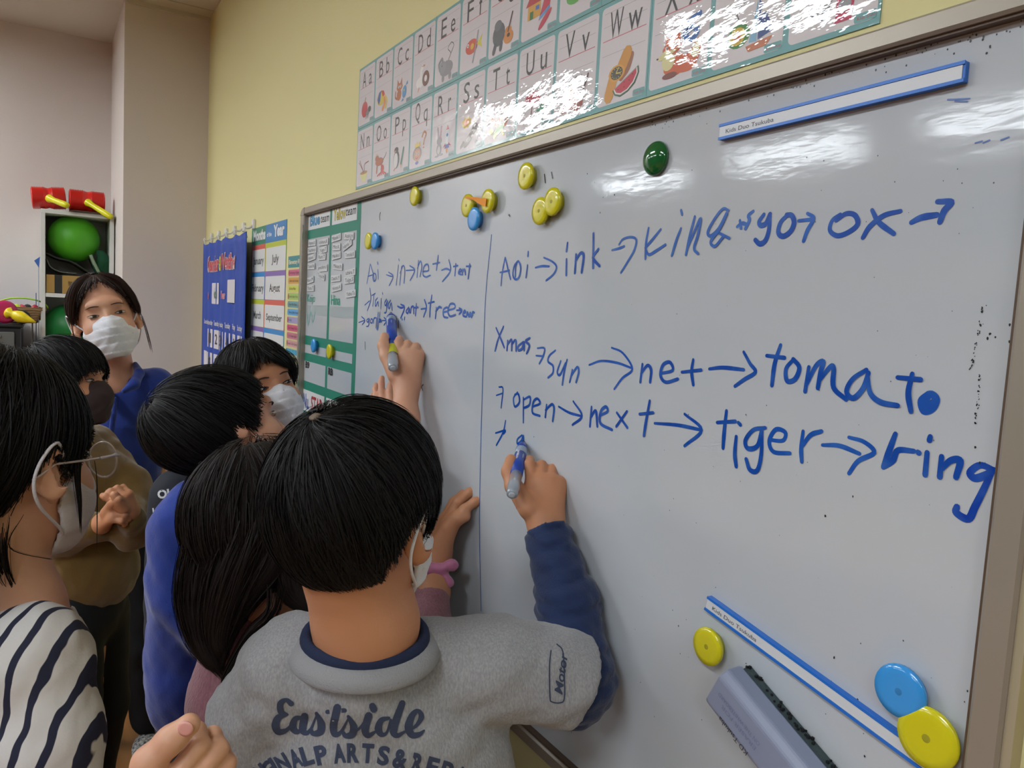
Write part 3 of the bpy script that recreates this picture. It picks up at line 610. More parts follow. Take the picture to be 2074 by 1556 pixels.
# four laminated sheets with a seam between the rows
for (c0, c1, r) in ((0, 4, 1), (4, 9, 1), (9, 13, 1), (0, 3, 0), (3, 7, 0), (7, 10, 0), (10, 13, 0)):
    z0 = PZ0+r*(PZ+.001); v, f = box((PX0+c0*PW, WALLY-.0002, z0), (PX0+c1*PW-.0005, PY, z0+PZ))
    fl = mesh('laminated_sheet', v, f, m_lam, ap, cols=[lin(TEAL)]*6); fixn(fl)
BLK = '26282b'
def art(ch, F, ox, oz, W, H):
    """small drawings for each card; unit square u in 0..1, v in 0..1 of picture area"""
    X = lambda u: ox+u*W
    Z = lambda v: oz+v*H
    def E_(u, v, ru, rv, c, lay=3, rot=0, out=1): F.ell(X(u), Z(v), ru*W, rv*H, c, lay, rot, 16)
    def Pg(pts, c, lay=3): F.poly([(X(a), Z(b)) for a, b in pts], c, lay)
    def Ln(pts, w, c=BLK, lay=3.5, ww=None): F.line([(X(a), Z(b)) for a, b in pts], w*W, c, lay, ww=None if ww is None else [q*w*W for q in ww], n=4)
    if ch == 'A': E_(.38, .5, .24, .34, 'c4202c'); Ln([(.38, .8), (.45, .98)], .04, '6b4a2a'); E_(.30, .6, .05, .1, 'e88', 4) if 0 else None; E_(.62, .3, .14, .1, '8b8b8b', 4); E_(.78, .42, .12, .12, '555555', 4); [Ln([(.62+k, .22), (.58+k*1.2, .06)], .02) for k in (-.08, 0, .08)]
    if ch == 'B': E_(.35, .6, .28, .3, 'd8c22c'); Pg([(.35, .9), (.2, .86), (.08, .6), (.2, .36), (.3, .5)], '2855a8', 4); Pg([(.35, .9), (.55, .84), (.63, .62), (.48, .62)], 'cc2c3a', 4); Ln([(.6, .6), (.78, .4), (.7, .12)], .09, 'e0c040', 4); Ln([(.62, .5), (.62, .3), (.5, .1)], .12, 'e58a35', 4)
    if ch == 'C': E_(.35, .62, .2, .15, 'b5683a'); Pg([(.18, .7), (.2, .95), (.32, .76)], 'b5683a'); Pg([(.38, .76), (.5, .95), (.52, .7)], 'b5683a'); E_(.33, .32, .15, .22, 'b5683a'); Ln([(.2, .2), (.08, .3), (.1, .5)], .06, 'b5683a'); E_(.3, .63, .05, .05, 'eeeeee', 4); E_(.42, .63, .05, .05, 'eeeeee', 4); E_(.31, .63, .02, .03, BLK, 5); E_(.43, .63, .02, .03, BLK, 5); E_(.68, .34, .13, .24, '3c8fc4', 4, -20); Pg([(.74, .55), (.86, .72), (.9, .58)], '3c8fc4', 4); Pg([(.6, .12), (.48, .0), (.66, .02)], '3c8fc4', 4); E_(.66, .4, .03, .03, 'e6d84a', 5)
    if ch == 'D': E_(.35, .35, .24, .2, 'eeeae6'); Ln([(.42, .45), (.4, .75), (.48, .88)], .12, 'eeeae6'); Pg([(.5, .95), (.64, .9), (.52, .84)], 'c87a3c', 4); E_(.46, .9, .02, .02, BLK, 5); E_(.68, .4, .2, .28, '6e3b2c', 4); E_(.68, .4, .08, .12, 'e8e2e0', 5); Ln([(.3, .18), (.25, .04)], .03, 'd8794a')
    if ch == 'E': E_(.5, .35, .34, .26, '8a8a8e'); E_(.3, .45, .2, .2, '94949a', 4); Ln([(.16, .4), (.1, .6), (.25, .75), (.3, .66)], .08, '8a8a8e', 4); Ln([(.35, .1), (.35, .02)], .14, '8a8a8e'); Ln([(.7, .1), (.7, .02)], .14, '8a8a8e'); Ln([(.6, .6), (.7, .8), (.55, 1.0), (.72, 1.15), (.85, 1.0), (.7, .78)], .018); E_(.27, .5, .02, .03, BLK, 5)
    if ch == 'F': E_(.42, .6, .28, .24, 'd24a26'); Pg([(.66, .6), (.9, .85), (.84, .6), (.92, .4)], 'd8cf3a'); E_(.25, .68, .05, .06, 'eeeeee', 4); E_(.25, .68, .02, .03, BLK, 5); E_(.45, .6, .08, .1, 'e2b33a', 4); Ln([(.7, 1.0), (.62, .55), (.5, .08)], .05, '9a9aa2', 5)
    if ch == 'G': E_(.3, .5, .25, .36, '55575c'); E_(.26, .78, .15, .16, '6a6c72', 4); Ln([(.18, .2), (.12, .02)], .13, '4a4c52'); Ln([(.42, .2), (.4, .04)], .12, '4a4c52'); E_(.7, .28, .19, .2, 'd68632', 4); E_(.68, .48, .13, .12, 'd68632', 4); Ln([(.68, .45), (.82, .95)], .05, '5a3a26', 5); E_(.7, .33, .06, .06, '3a2a20', 5)
    if ch == 'H': Pg([(.1, .4), (.55, .4), (.55, .8), (.1, .8)], 'd8a23c'); Pg([(.02, .8), (.62, .8), (.5, 1.05), (.15, 1.05)], 'bb3a3a', 4); Pg([(.18, .4), (.3, .4), (.3, .62), (.18, .62)], '3c7a3a', 5); Pg([(.38, .6), (.5, .6), (.5, .72), (.38, .72)], '3f6fc0', 5); E_(.72, .22, .26, .1, 'c33048', 4, 35); Pg([(.5, .25), (.85, .5), (.9, .8), (.66, .78)], 'c33048', 4); Ln([(.55, .32), (.84, .5)], .06, '5f9ad0', 5)
    if ch == 'I': E_(.35, .4, .25, .2, '5fae4c'); E_(.7, .45, .2, .12, 'd29c50', 4)
    if ch == 'N': Pg([(.2, .4), (.8, .4), (.65, .02), (.38, .02)], 'dcd98a'); E_(.5, .4, .3, .07, 'b88a5a', 4); Ln([(.15, .98), (.48, .42)], .025, '8a4a3a', 5); Ln([(.1, .9), (.5, .42)], .025, '8a4a3a', 5); Ln([(.55, .45), (.55, .75), (.88, .82)], .03, '8a3a36', 5)
    if ch == 'O': E_(.4, .62, .3, .17, 'b5603c'); E_(.22, .78, .14, .12, 'b5603c', 4); Ln([(.1, .85), (.2, .95), (.34, .86)], .03, 'c9b48a', 5); Ln([(.25, .5), (.22, .2)], .08, 'b5603c'); Ln([(.55, .5), (.6, .25)], .08, 'b5603c'); E_(.65, .28, .12, .18, 'c63a36', 5); [Ln([(.62, .2), (.3+k*.16, .04)], .04, 'c63a36', 5) for k in range(5)]; Ln([(.68, .65), (.85, .8), (.9, .9)], .03)
    if ch == 'P': E_(.32, .45, .2, .36, '4a5055'); E_(.28, .42, .14, .3, 'e2dfdd', 4); E_(.3, .82, .14, .12, '3d4348', 4); E_(.24, .78, .05, .04, 'd88a5a', 5); Ln([(.78, .8), (.64, .2)], .09, '2f7d62', 4); Pg([(.59, .2), (.69, .18), (.6, .05)], 'd9b38a', 5); Ln([(.25, .1), (.18, .04)], .04, 'c87a3c')
    if ch == 'Q': E_(.35, .38, .27, .26, '9a9896'); E_(.36, .34, .2, .24, 'd9a58a', 4); Pg([(.2, .62), (.18, .8), (.28, .72), (.36, .84), (.42, .72), (.52, .82), (.52, .62)], 'e2c23a', 5); E_(.3, .38, .04, .05, 'eeeeee', 5); E_(.44, .38, .04, .05, 'eeeeee', 5); E_(.3, .38, .015, .03, BLK, 6); E_(.44, .38, .015, .03, BLK, 6); Ln([(.28, .24), (.36, .2), (.44, .25)], .015, 'a03a3a', 6); Ln([(.62, .95), (.72, 1.1), (.85, 1.0), (.75, .8), (.72, .66)], .06, 'b87840'); E_(.72, .54, .04, .03, 'b87840'); E_(.36, .04, .1, .06, '5a6fb8')
    if ch == 'R': E_(.3, .55, .14, .14, '8e8e92'); Ln([(.25, .66), (.2, 1.0)], .08, '9a8a90'); Ln([(.35, .66), (.4, 1.0)], .08, 'a87a88'); E_(.3, .25, .14, .22, '8e8e92'); E_(.3, .22, .08, .14, 'cfcccc', 4); E_(.2, .03, .12, .04, '8e8e92'); E_(.42, .05, .12, .04, '8e8e92'); E_(.72, .62, .1, .3, 'dfe2e6'); Pg([(.64, .84), (.8, .84), (.72, 1.0)], 'c63a3e', 4); E_(.72, .66, .05, .06, '3f6fb0', 4); Pg([(.64, .4), (.52, .25), (.64, .3)], 'c63a4a', 4); Pg([(.8, .4), (.94, .25), (.8, .3)], 'c63a4a', 4); Pg([(.64, .34), (.8, .34), (.84, .2), (.6, .2)], '3a56a8', 4); Pg([(.66, .2), (.78, .2), (.72, .0)], 'e0912e', 4)
    if ch == 'S':
        F.poly([(X(.35+(.24 if k % 2 else .18)*math.cos(k*.3927)), Z(.82+(.2 if k % 2 else .15)*math.sin(k*.3927))) for k in range(16)], 'e0c02e', 3); E_(.35, .82, .13, .11, 'e07a2e', 4); E_(.55, .3, .33, .14, '8d8580', 3, 35); E_(.76, .56, .13, .16, '8d8580', 4); Pg([(.1, .1), (.25, .25), (.38, .12), (.1, .0)], '857d78', 4); Pg([(.7, .25), (.92, .1), (.8, .05)], '857d78', 4); E_(.72, .58, .015, .02, BLK, 5); E_(.8, .58, .015, .02, BLK, 5)
    if ch == 'T': E_(.62, .72, .2, .16, 'd8733a'); E_(.6, .68, .12, .1, 'e8e2da', 4); E_(.66, .44, .2, .2, 'd8733a'); E_(.64, .44, .1, .16, 'e8e2da', 4); Ln([(.48, .3), (.3, .5), (.2, .62)], .07, 'd8733a'); [Ln([(.5+k*.08, .8), (.52+k*.07, .88)], .02, BLK, 5) for k in range(3)]; [Ln([(.72, .36+k*.08), (.86, .4+k*.08)], .02, BLK, 5) for k in range(3)]; E_(.5, .2, .24, .13, '5fa24a', 4, 20); E_(.2, .22, .1, .08, 'c9c94a', 4); Ln([(.4, .12), (.34, .02)], .08, 'c9c94a', 4); Ln([(.66, .14), (.7, .04)], .08, 'c9c94a', 4); E_(.57, .71, .02, .03, BLK, 5); E_(.67, .71, .02, .03, BLK, 5)
    if ch == 'U':
        Pg([(.15, .68), (.2, .85), (.35, .97), (.55, .95), (.7, .82), (.74, .62), (.6, .66), (.5, .6), (.38, .68), (.28, .62)], 'b8283e'); Ln([(.45, .65), (.4, .25), (.3, .12), (.24, .22)], .03, '8a2a36'); Ln([(.43, .96), (.44, 1.05)], .02); Pg([(.72, .5), (.84, .54), (.84, .02), (.72, .0)], '2f8f6a', 4); Pg([(.6, .36), (.74, .32), (.74, .4), (.62, .44)], '2f8f6a', 4); Pg([(.84, .3), (.94, .34), (.94, .44), (.88, .4)], '2f8f6a', 4)
    if ch == 'V': Pg([(.1, .02), (.36, .6), (.52, .6), (.78, .1)], 'b5503c'); Pg([(.3, .45), (.36, .62), (.52, .62), (.56, .45), (.48, .52), (.42, .42), (.37, .52)], 'e08a2e', 4); [Ln([(.2+.14*k, .72), (.16+.15*k, .82), (.26+.15*k, .9)], .015, '8a8a8a') for k in range(4)]; E_(.66, .14, .14, .12, '9c4a34', 5, 30); E_(.74, .36, .11, .11, '9c4a34', 5, 30); Ln([(.72, .3), (.9, .85)], .04, '5a3226', 6)
    if ch == 'W': Ln([(.62, .98), (.5, .7)], .24, 'cf8f2c'); Ln([(.74, .9), (.66, .6), (.5, .42)], .10, '9a5e3a', 2.5); Ln([(.3, .5), (.2, .08)], .24, 'cf8f2c'); E_(.38, .58, .21, .2, 'd9992e', 4, 0); E_(.38, .58, .155, .155, '3e3a32', 5); [E_(.38+.12*math.cos(k*.5236), .58+.12*math.sin(k*.5236), .012, .012, 'd9c45a', 6) for k in range(12)]; Ln([(.37, .58), (.42, .7)], .02, 'd9c45a', 6); Ln([(.37, .58), (.48, .56)], .02, 'd9c45a', 6); Pg([(.3, .18), (.92, .58), (.94, .42), (.86, .2), (.7, .05), (.5, -.02), (.36, .05)], '2e5f3f', 6); Pg([(.33, .19), (.9, .55), (.92, .42), (.84, .22), (.69, .08), (.51, .02), (.38, .08)], 'e6e2dc', 7); Pg([(.36, .2), (.88, .53), (.89, .42), (.81, .24), (.68, .11), (.52, .06), (.41, .1)], 'c2203a', 8); [E_(a, b, .014, .016, '3a1a1c', 9) for a, b in ((.45, .16), (.6, .18), (.72, .3), (.8, .42), (.6, .3))]
    if ch == 'X': E_(.45, .28, .25, .24, 'cf5a24'); E_(.3, .42, .14, .22, 'dfd79a', 4); E_(.36, .68, .2, .16, 'cf5a24', 5); Pg([(.2, .66), (.04, .54), (.1, .48), (.3, .5), (.5, .62)], 'dfd79a', 6); Pg([(.22, .78), (.22, 1.0), (.34, .84)], 'cf5a24', 5); Pg([(.4, .84), (.5, 1.02), (.54, .76)], 'cf5a24', 5); E_(.06, .54, .025, .02, BLK, 7); E_(.25, .7, .03, .05, 'eeeeee', 7); E_(.38, .72, .035, .05, 'eeeeee', 7); E_(.26, .7, .015, .03, BLK, 8); E_(.4, .72, .018, .03, BLK, 8); Ln([(.62, .2), (.8, .3), (.92, .62)], .2, 'cf5a24', 3, [1, 1.4, 1.2, .6]); Ln([(.86, .42), (.93, .7)], .17, 'dfd79a', 4, [1, .7, .1]); E_(.35, .08, .16, .07, '7a3626', 5); Ln([(.9, 1.2), (.7, 1.1), (.62, .86), (.76, .72), (.88, .84), (.78, .96), (.66, .9)], .09, '2f66ae', 5)
    if ch == 'Y': E_(.36, .4, .2, .24, '3f8a3c'); E_(.34, .4, .14, .18, 'd9b52e', 4); F.poly([(X(.34+(.12 if k % 2 == 0 else .05)*math.sin(k*.6283)), Z(.4+(.13 if k % 2 == 0 else .055)*math.cos(k*.6283))) for k in range(10)], 'cc4a2a', 5); Ln([(.4, .62), (.3, .9), (.5, 1.1), (.66, 1.25)], .015); Pg([(.66, 1.0), (.55, .2), (.68, .18)], '7fb3d0'); Pg([(.68, 1.0), (.7, .2), (.95, .3), (.85, .6)], '34508f'); Pg([(.73, .66), (.84, .7), (.8, .78), (.72, .74)], 'e6e2dc', 4); Pg([(.5, .14), (.95, .2), (.85, .04), (.55, .02)], 'c87850', 4); Pg([(.67, 1.0), (.76, 1.05), (.67, 1.1)], 'c63a3e', 4)
    if ch == 'Z': E_(.3, .75, .22, .2, 'd6d3cf'); [Ln([(.14+k*.09, .6), (.18+k*.09, .92)], .035, '4a4c55', 4) for k in range(5)]; Ln([(.28, .6), (.26, .1)], .09, 'd6d3cf'); Ln([(.44, .6), (.42, .1)], .09, 'd6d3cf'); [Ln([(.22, .16+k*.12), (.32, .2+k*.12)], .04, '4a4c55', 4) for k in range(4)]; [Ln([(.38, .16+k*.12), (.48, .2+k*.12)], .04, '4a4c55', 4) for k in range(4)]; Pg([(.58, 1.2), (.86, 1.2), (.78, .0), (.56, .0)], 'c4305a', 4); Ln([(.7, 1.1), (.68, .35)], .07, '8f9296', 5); E_(.68, .28, .09, .12, '9a9a9e', 6)
for i in range(26):
    c, r = i % 13, 1-i//13; L1 = chr(65+i); x0 = PX0+c*PW; z0 = PZ0+r*(PZ+.001)
    F = Flat(); F.rrect(x0+.0035, z0+.0055, x0+PW-.0035, z0+PZ-.005, .006, 'd9d2d4', 1)
    card = F.build('letter_card', m_lam, ap, y0=PY, eps=.0001)
    F = Flat(); F.line([(x0+.009, z0+PZ-.048), (x0+PW-.009, z0+PZ-.048)], .0011, 'c8646c', 2)
    for dz in (.012, .029, .066): F.line([(x0+.009, z0+PZ-dz-.001), (x0+PW-.009, z0+PZ-dz-.001)], .0006, 'a8a4a6', 2)
    F.text(L1, x0+PW*.34, z0+PZ-.0475, .036, '2b2d30', 2.5, bold=.0, w=min(.03, .022+.0)*(1.2 if L1 in 'WMO' else 1) if L1 != 'I' else .006)
    F.text(L1.lower(), x0+PW*.70, z0+PZ-.0475-(0), .036, '2b2d30', 2.5, bold=.0, w={'i': .004, 'j': .008, 'l': .004, 't': .012, 'f': .012, 'r': .011, 'w': .026, 'm': .026}.get(L1.lower(), .017))
    art(L1, F, x0+.012, z0+.012, PW-.024, .052)
    F.rrect(x0+PW-.026, z0+.006, x0+PW-.004, z0+.014, .002, TEAL, 2.2); F.text('Kids Duo', x0+PW-.014, z0+.008, .0035, 'c0505c', 3, bold=0)
    F.build('picture', m_lam, card, y0=PY, eps=.0001)

# months poster --------------------------------------------------------------
m_sat = mat('poster_print', 'ffffff', .35, vcol=True)
x0, x1, zt, zb = -2.80, -2.345, 1.690, 1.075
mp_ = empty('months_poster', (x0, WALLY, zb), 'white months of the year poster with coloured borders', 'poster')
v, f = box((x0, WALLY-.0002, zb), (x1, WALLY-.0014, zt)); fixn(mesh('sheet', v, f, m_sat, mp_, cols=[lin('4f9a5a')]*6))
F = Flat(); F.rect(x0, zt-.06, (x0+x1)/2-.02, zt, '3f8f6f', .5); F.rect((x0+x1)/2-.03, zt-.06, x1, zt, '3f86c4', .6)
F.text('Months', x0+.11, zt-.046, .034, 'ececec', 2, w=.17, bold=.05, outline='2b5a4a'); F.text('of the', x0+.245, zt-.040, .014, 'ececec', 2, w=.06, bold=.03); F.text('Year', x0+.365, zt-.046, .036, 'ececec', 2, w=.13, bold=.05, outline='26507a')
F.build('title', m_sat, mp_, y0=WALLY-.0014)
mon = [('January', 'e0685a'), ('July', 'c3cc3c'), ('February', '3f8fcf'), ('August', '8f6fb8'), ('March', 'c3cc3c'), ('September', 'e0685a'), ('April', '8f6fb8'), ('October', '3f8fcf'), ('May', 'e0685a'), ('November', 'c3cc3c'), ('June', '3f8fcf'), ('December', '8f6fb8')]
for i, (t, c) in enumerate(mon):
    cx0 = x0+.008 if i % 2 == 0 else x0+.20; cx1 = x0+.20 if i % 2 == 0 else x1; r = i//2; z1 = zt-.06-r*.0925; z0 = z1-.0925
    F = Flat(); F.rect(cx0, z0, cx1, z1, c, 1); F.rrect(cx0+.010, z0+.001, cx1-.004, z1-.016, .006, 'e3e3e1', 2)
    F.text(t, (cx0+cx1)/2+.002, z0+.026, .026 if len(t) < 9 else .022, '33363a', 3, w=min(.0215*len(t), (cx1-cx0)*.86), bold=.02)
    F.build('month_cell', m_sat, mp_, y0=WALLY-.0014)
# classroom rules poster --------------------------------------------------------
x0, x1, zt, zb = -2.318, -2.13, 1.577, 1.287
rp = empty('rules_poster', (x0, WALLY, zb), 'narrow class rules poster with pastel numbered bars, half behind the whiteboard frame', 'poster')
v, f = box((x0, WALLY-.0002, zb), (x1, WALLY-.0014, zt)); fixn(mesh('sheet', v, f, m_sat, rp, cols=[lin('d9cf90')]*6))
F = Flat(); F.rect(x0, zt-.034, x1, zt, '3f8f96', 1); F.text('Elementary RULES', x0+.083, zt-.024, .013, 'e6e2c8', 2, w=.15, bold=.03, outline='285a5f')
F.build('title', m_sat, rp, y0=WALLY-.0014); F = Flat(); F.rect(x0, zb, x1, zb+.016, '3f9fc0', 1); [F.rect(x0+k*.03, zb, x0+k*.03+.002, zb+.016, '8fd0d8', 2) for k in range(1, 6)]
F.build('footer_band', m_sat, rp, y0=WALLY-.0014)
for i, (t, c) in enumerate([('No Running or Fighting', 'd4668c'), ('Ask to cross the mat', 'd9a04a'), ('Be Brand Manly', 'd6d860'), ('Use An Indoor Voice', 'a9c86a'), ('Share With Others', '6fa0a8'), ('Clean Up After Yourself', '5fa8dc'), ('Be Kind', 'a89fc8'), ("Don't Damage The Toys", 'd45a80'), ('Try To Speak English', 'cf7a90'), ('Listen To The Teacher', 'd8a0a4')]):
    z = zt-.040-i*.0232; F = Flat(); F.rrect(x0+.010, z-.0185, x1-.002, z, .003, c, 1); F.ell(x0+.012, z-.009, .006, .009, 'b84a5a' if i % 3 == 0 else c, 2); F.text(t, x0+.022, z-.013, .008, '2f2f35', 2, align='l', bold=0, sx=.95)
    F.build('rule_bar', m_sat, rp, y0=WALLY-.0014)
# calendar pocket chart -----------------------------------------------------------
x0, x1, zt, zb = -3.575, -2.735, 1.675, .90; CY = -.028
cal = empty('calendar_chart', (x0, CY, zb), 'blue fabric calendar and weather pocket chart hanging from white hooks', 'chart')
nx, nz = 42, 30; vv = []; ff = []
def cyw(x, z): u = (x-x0)/(x1-x0); return CY+.004*math.sin(u*19)*(1-.4*(z-zb)/(zt-zb))+.002*math.sin(u*43+1)-.004*abs(math.sin(math.pi*u*6))*(z > zt-.05)
def czw(x, z):
    u = (x-x0)/(x1-x0); return z-.010*abs(math.sin(math.pi*(u*5+.0)))*max(0, (z-zt+.15)/.15)
for j in range(nz+1):
    for i in range(nx+1):
        x = x0+(x1-x0)*i/nx; z = zb+(zt-zb)*j/nz; vv.append((x, cyw(x, z), czw(x, z)))
for j in range(nz):
    for i in range(nx): a = j*(nx+1)+i; ff.append((a, a+1, a+nx+2, a+nx+1))
o = mesh('fabric', vv, ff, mat('chart_blue', '1f46a6', .55, bump=.2, bscale=300), cal, True); sm2 = o.modifiers.new('t', 'SOLIDIFY'); sm2.thickness = .0012; sm2.offset = -1
def cfn(a, b, l): return (a, cyw(a, b)-.0012-l*.0004, czw(a, b))
F = Flat()
F.text('Calendar', x0+.235, zt-.125, .060, 'c23a4a', 3, w=.24, bold=.04, outline='e6e2e2'); F.text('&', x0+.385, zt-.125, .060, 'c9cf3a', 3, bold=.04); F.text('Weather', x0+.55, zt-.122, .060, 'c23a4a', 3, w=.27, bold=.04, outline='e6e2e2')
F.build('chart_title', m_sat, cal, fn=cfn); F = Flat(); F.text('Month', x0+.17, zt-.24, .03, 'd4505a', 3, w=.06, outline='e6e2e2'); F.build('month_label', m_sat, cal, fn=cfn); F = Flat(); F.text('Year', x0+.475, zt-.235, .03, 'd4505a', 3, w=.07, outline='e6e2e2')
F.build('year_label', m_sat, cal, fn=cfn)
dn = ['Sunday', 'Monday', 'Tuesday', 'Wednesday', 'Thursday', 'Friday', 'Saturday']
colx = [x0+.10+.112*k for k in range(7)]
for k in range(7): F = Flat(); F.text(dn[k], colx[k]+.01, zt-.345, .020, 'e0dcdc', 3, w=.085, bold=.02); F.build('weekday_label', m_sat, cal, fn=cfn)
def pocket(x, z, w, h, t, c):
    F = Flat(); ny = 1; F.rrect(x-w/2, z-h/2, x+w/2, z+h/2, .004, 'dcd6da', 1)
    if t: F.text(t, x, z-.020, .042, c, 2, w=min(.020*len(t)+.014, w*.8), bold=.02)
    F.build('pocket_card', m_sat, cal, fn=cfn)
pocket(x0+.30, zt-.215, .12, .085, 'Nov', '6f8f7a'); pocket(x0+.62, zt-.205, .13, .085, '2021', '8f8f9a')
for k in range(7*4+0):
    wk, dd = divmod(k, 7); day = wk*7+dd
    if day == 0: continue
    pocket(colx[dd]+.01, zt-.400-wk*.098, .082, .076, str(day), 'c8384a' if dd in (0, 6) and not (day == 7) else '3a3a44')
m_hook = mat('white_plastic', 'e8e6e2', .3)
for k in range(6):
    x = x0+.035+k*(x1-x0-.06)/5; z = zt+.012
    h = empty('wall_hook', (x, WALLY, z), f"small white wall hook, {['first', 'second', 'third', 'fourth', 'fifth', 'sixth'][k]} from the back corner, holding the blue chart", 'hook', 'hooks above the calendar chart')
    boxo('hook_plate', (x-.011, WALLY-.0002, z), (x+.011, -.004, z+.034), m_hook, h, .002)
    v, f = tube([(x, -.003, z+.012), (x, -.014, z+.002), (x, -.024, z+.001), (x, -.029, z+.010)], .0035, 8); mesh('hook_arm', v, f, m_hook, h, True)
    t = np.linspace(0, 2*math.pi, 14)[:-1]; pts = [(x+.008*math.sin(a)*.6, -.0255-.006*math.cos(a), z-.014+.018*math.cos(a)) for a in t]
    v, f = tube(pts, .0016, 6, closed=True); mesh('binder_ring', v, f, m_hook, cal, True)

# ================================================================== THINGS BY THE BACK WALL
def WX(px, py, x):
    v = ray(px, py); return CAM+v*((x-CAM[0])/v[0])
m_rack = mat('white_laminate', 'd9dbd6', .45)
rk = empty('storage_rack', (-4.24, -.485, 0), 'tall narrow white storage rack in the back corner', 'shelf')
RX0, RX1, RY0, RY1, RZ = -4.395, -4.10, -.632, -.336, 1.802
for nm, a, b in (('side_panel', (RX0, RY0, 0), (RX1, RY0+.018, RZ-.018)), ('side_panel', (RX0, RY1-.018, 0), (RX1, RY1, RZ-.018)), ('top_panel', (RX0, RY0, RZ-.018), (RX1, RY1, RZ)), ('back_panel', (RX0, RY0+.018, 0), (RX0+.006, RY1-.018, RZ-.018))):
    boxo(nm, a, b, m_rack, rk, .001)
for z in (1.405, 1.04, .68, .32, .03): boxo('shelf_board', (RX0+.006, RY0+.018, z), (RX1-.002, RY1-.018, z+.018), m_rack, rk, .001)
def ball(px, py, x, r, col, label):
    c = WX(px, py, x); th = np.linspace(0, math.pi, 25); v, f = lathe([(max(r*math.sin(t), .0004), -r*math.cos(t)) for t in th], c, (0, .3, 1), 40)
    o = mesh('play_ball', v, f, mat('ball_'+col, col, .45, bump=.1, bscale=120), None, True); at_origin(o, c-np.array([0, 0, r])); return tag(o, label, 'ball')
c1 = WX(150, 483, -4.235)
ball(150, 484, -4.235, .109, '4fae1f', 'bright green rubber ball in the top compartment of the white rack')
# cardboard carton on the shelf
cb = empty('cardboard_box', (-4.22, -.5, 1.4235), 'shallow brown cardboard box with a black band on the rack shelf', 'box')
boxo('carton', (-4.33, -.611, 1.4235), (-4.108, -.365, 1.508), mat('cardboard', 'a98748', .8, bump=.1), cb, .002)
boxo('black_band', (-4.1085, -.578, 1.4237), (-4.1072, -.548, 1.5078), mat('black_band', '1f211d', .6), cb)
F = Flat(); F.text('\u6574\u7406\u7528\u54c1\u7bb1', -.475, 1.462, .016, '5c4826', 1, bold=0, w=.10); F.text('Storage Box', -.475, 1.440, .006, '5c4826', 1, bold=0, w=.08)
F.build('print', m_print, cb, fn=lambda a, b, l: (-4.1068+l*.0003, a, b))
# folded dark mats draped between carton and ball
def sheet(name, pts, x0, x1, th, m, label, cat_):
    p = catmull(pts, 6); n = len(p); v = []
    d = np.gradient(p, axis=0); d /= np.linalg.norm(d, axis=1)[:, None]; nn = np.stack([-d[:, 1], d[:, 0]], 1)*th/2
    for x in (x0, x1):
        v += [(x, q[0], q[1]) for q in p+nn]+[(x, q[0], q[1]) for q in p-nn]
    N = 2*n; f = []
    for i in range(n-1): f += [(i, i+1, N+i+1, N+i), (n+i, N+n+i, N+n+i+1, n+i+1), (i, n+i, n+i+1, i+1), (N+i, N+i+1, N+n+i+1, N+n+i)]
    f += [(0, N, N+n, n), (n-1, n+n-1, N+n+n-1, N+n-1)]
    o = fixn(mesh(name, v, f, m, None, True)); at_origin(o, (x0, p[0][0], p[:, 1].min())); return tag(o, label, cat_)
def yz(px, py, x=-4.12): q = WX(px, py, x); return (q[1], q[2])
sheet('folded_mat', [yz(93, 512), yz(115, 522), yz(145, 530), yz(170, 545), yz(188, 556)], -4.36, -4.125, .006, mat('mat_black', '22251f', .7), 'dark folded mat lying on the cardboard box, upper layer', 'mat')
sheet('folded_mat', [yz(94, 524), yz(103, 541), yz(125, 551), yz(155, 554)], -4.36, -4.13, .005, mat('mat_grey', '5d635c', .6), 'grey folded mat curled under the dark one in the rack', 'mat')
sheet('felt_sheet', [yz(184, 516), yz(190, 530), yz(199, 548), yz(205, 556)], -4.34, -4.13, .012, mat('felt_pale_green', '83967a', .8), 'pale green felt sheet leaning beside the green ball', 'felt sheet')
s_ = Sdf((-4.38, -.47, 1.42), (-4.10, -.345, 1.64), .006)
for a, b, r in ((yz(205, 512), yz(215, 530), .018), (yz(213, 530), yz(217, 552), .022), (yz(200, 540), yz(210, 556), .022)): s_.cone((-4.17, a[0], a[1]), r, (-4.19, b[0], b[1]), r*1.1, .03)
s_.fold(.004, 60, 3); v, f = s_.mesh()
o = mesh('green_cloth', v, f, mat('cloth_dark_green', '0f4a2c', .9), None, True); at_origin(o, v.mean(0)); tag(o, 'dark green cloth crumpled at the right of the rack shelf', 'cloth')
c = WX(150, 662, -4.235); rr = .125
ball(140, 664, -4.235, .112, '157a35', 'darker green rubber ball in the rack compartment behind the teacher')
boxo('tray', (-4.36, -.60, 1.058), (-4.12, -.37, 1.10), mat('tray_grey', '8b8e8c', .6))
tag(bpy.data.objects['tray'], 'flat grey tray under the darker green ball in the rack', 'tray')
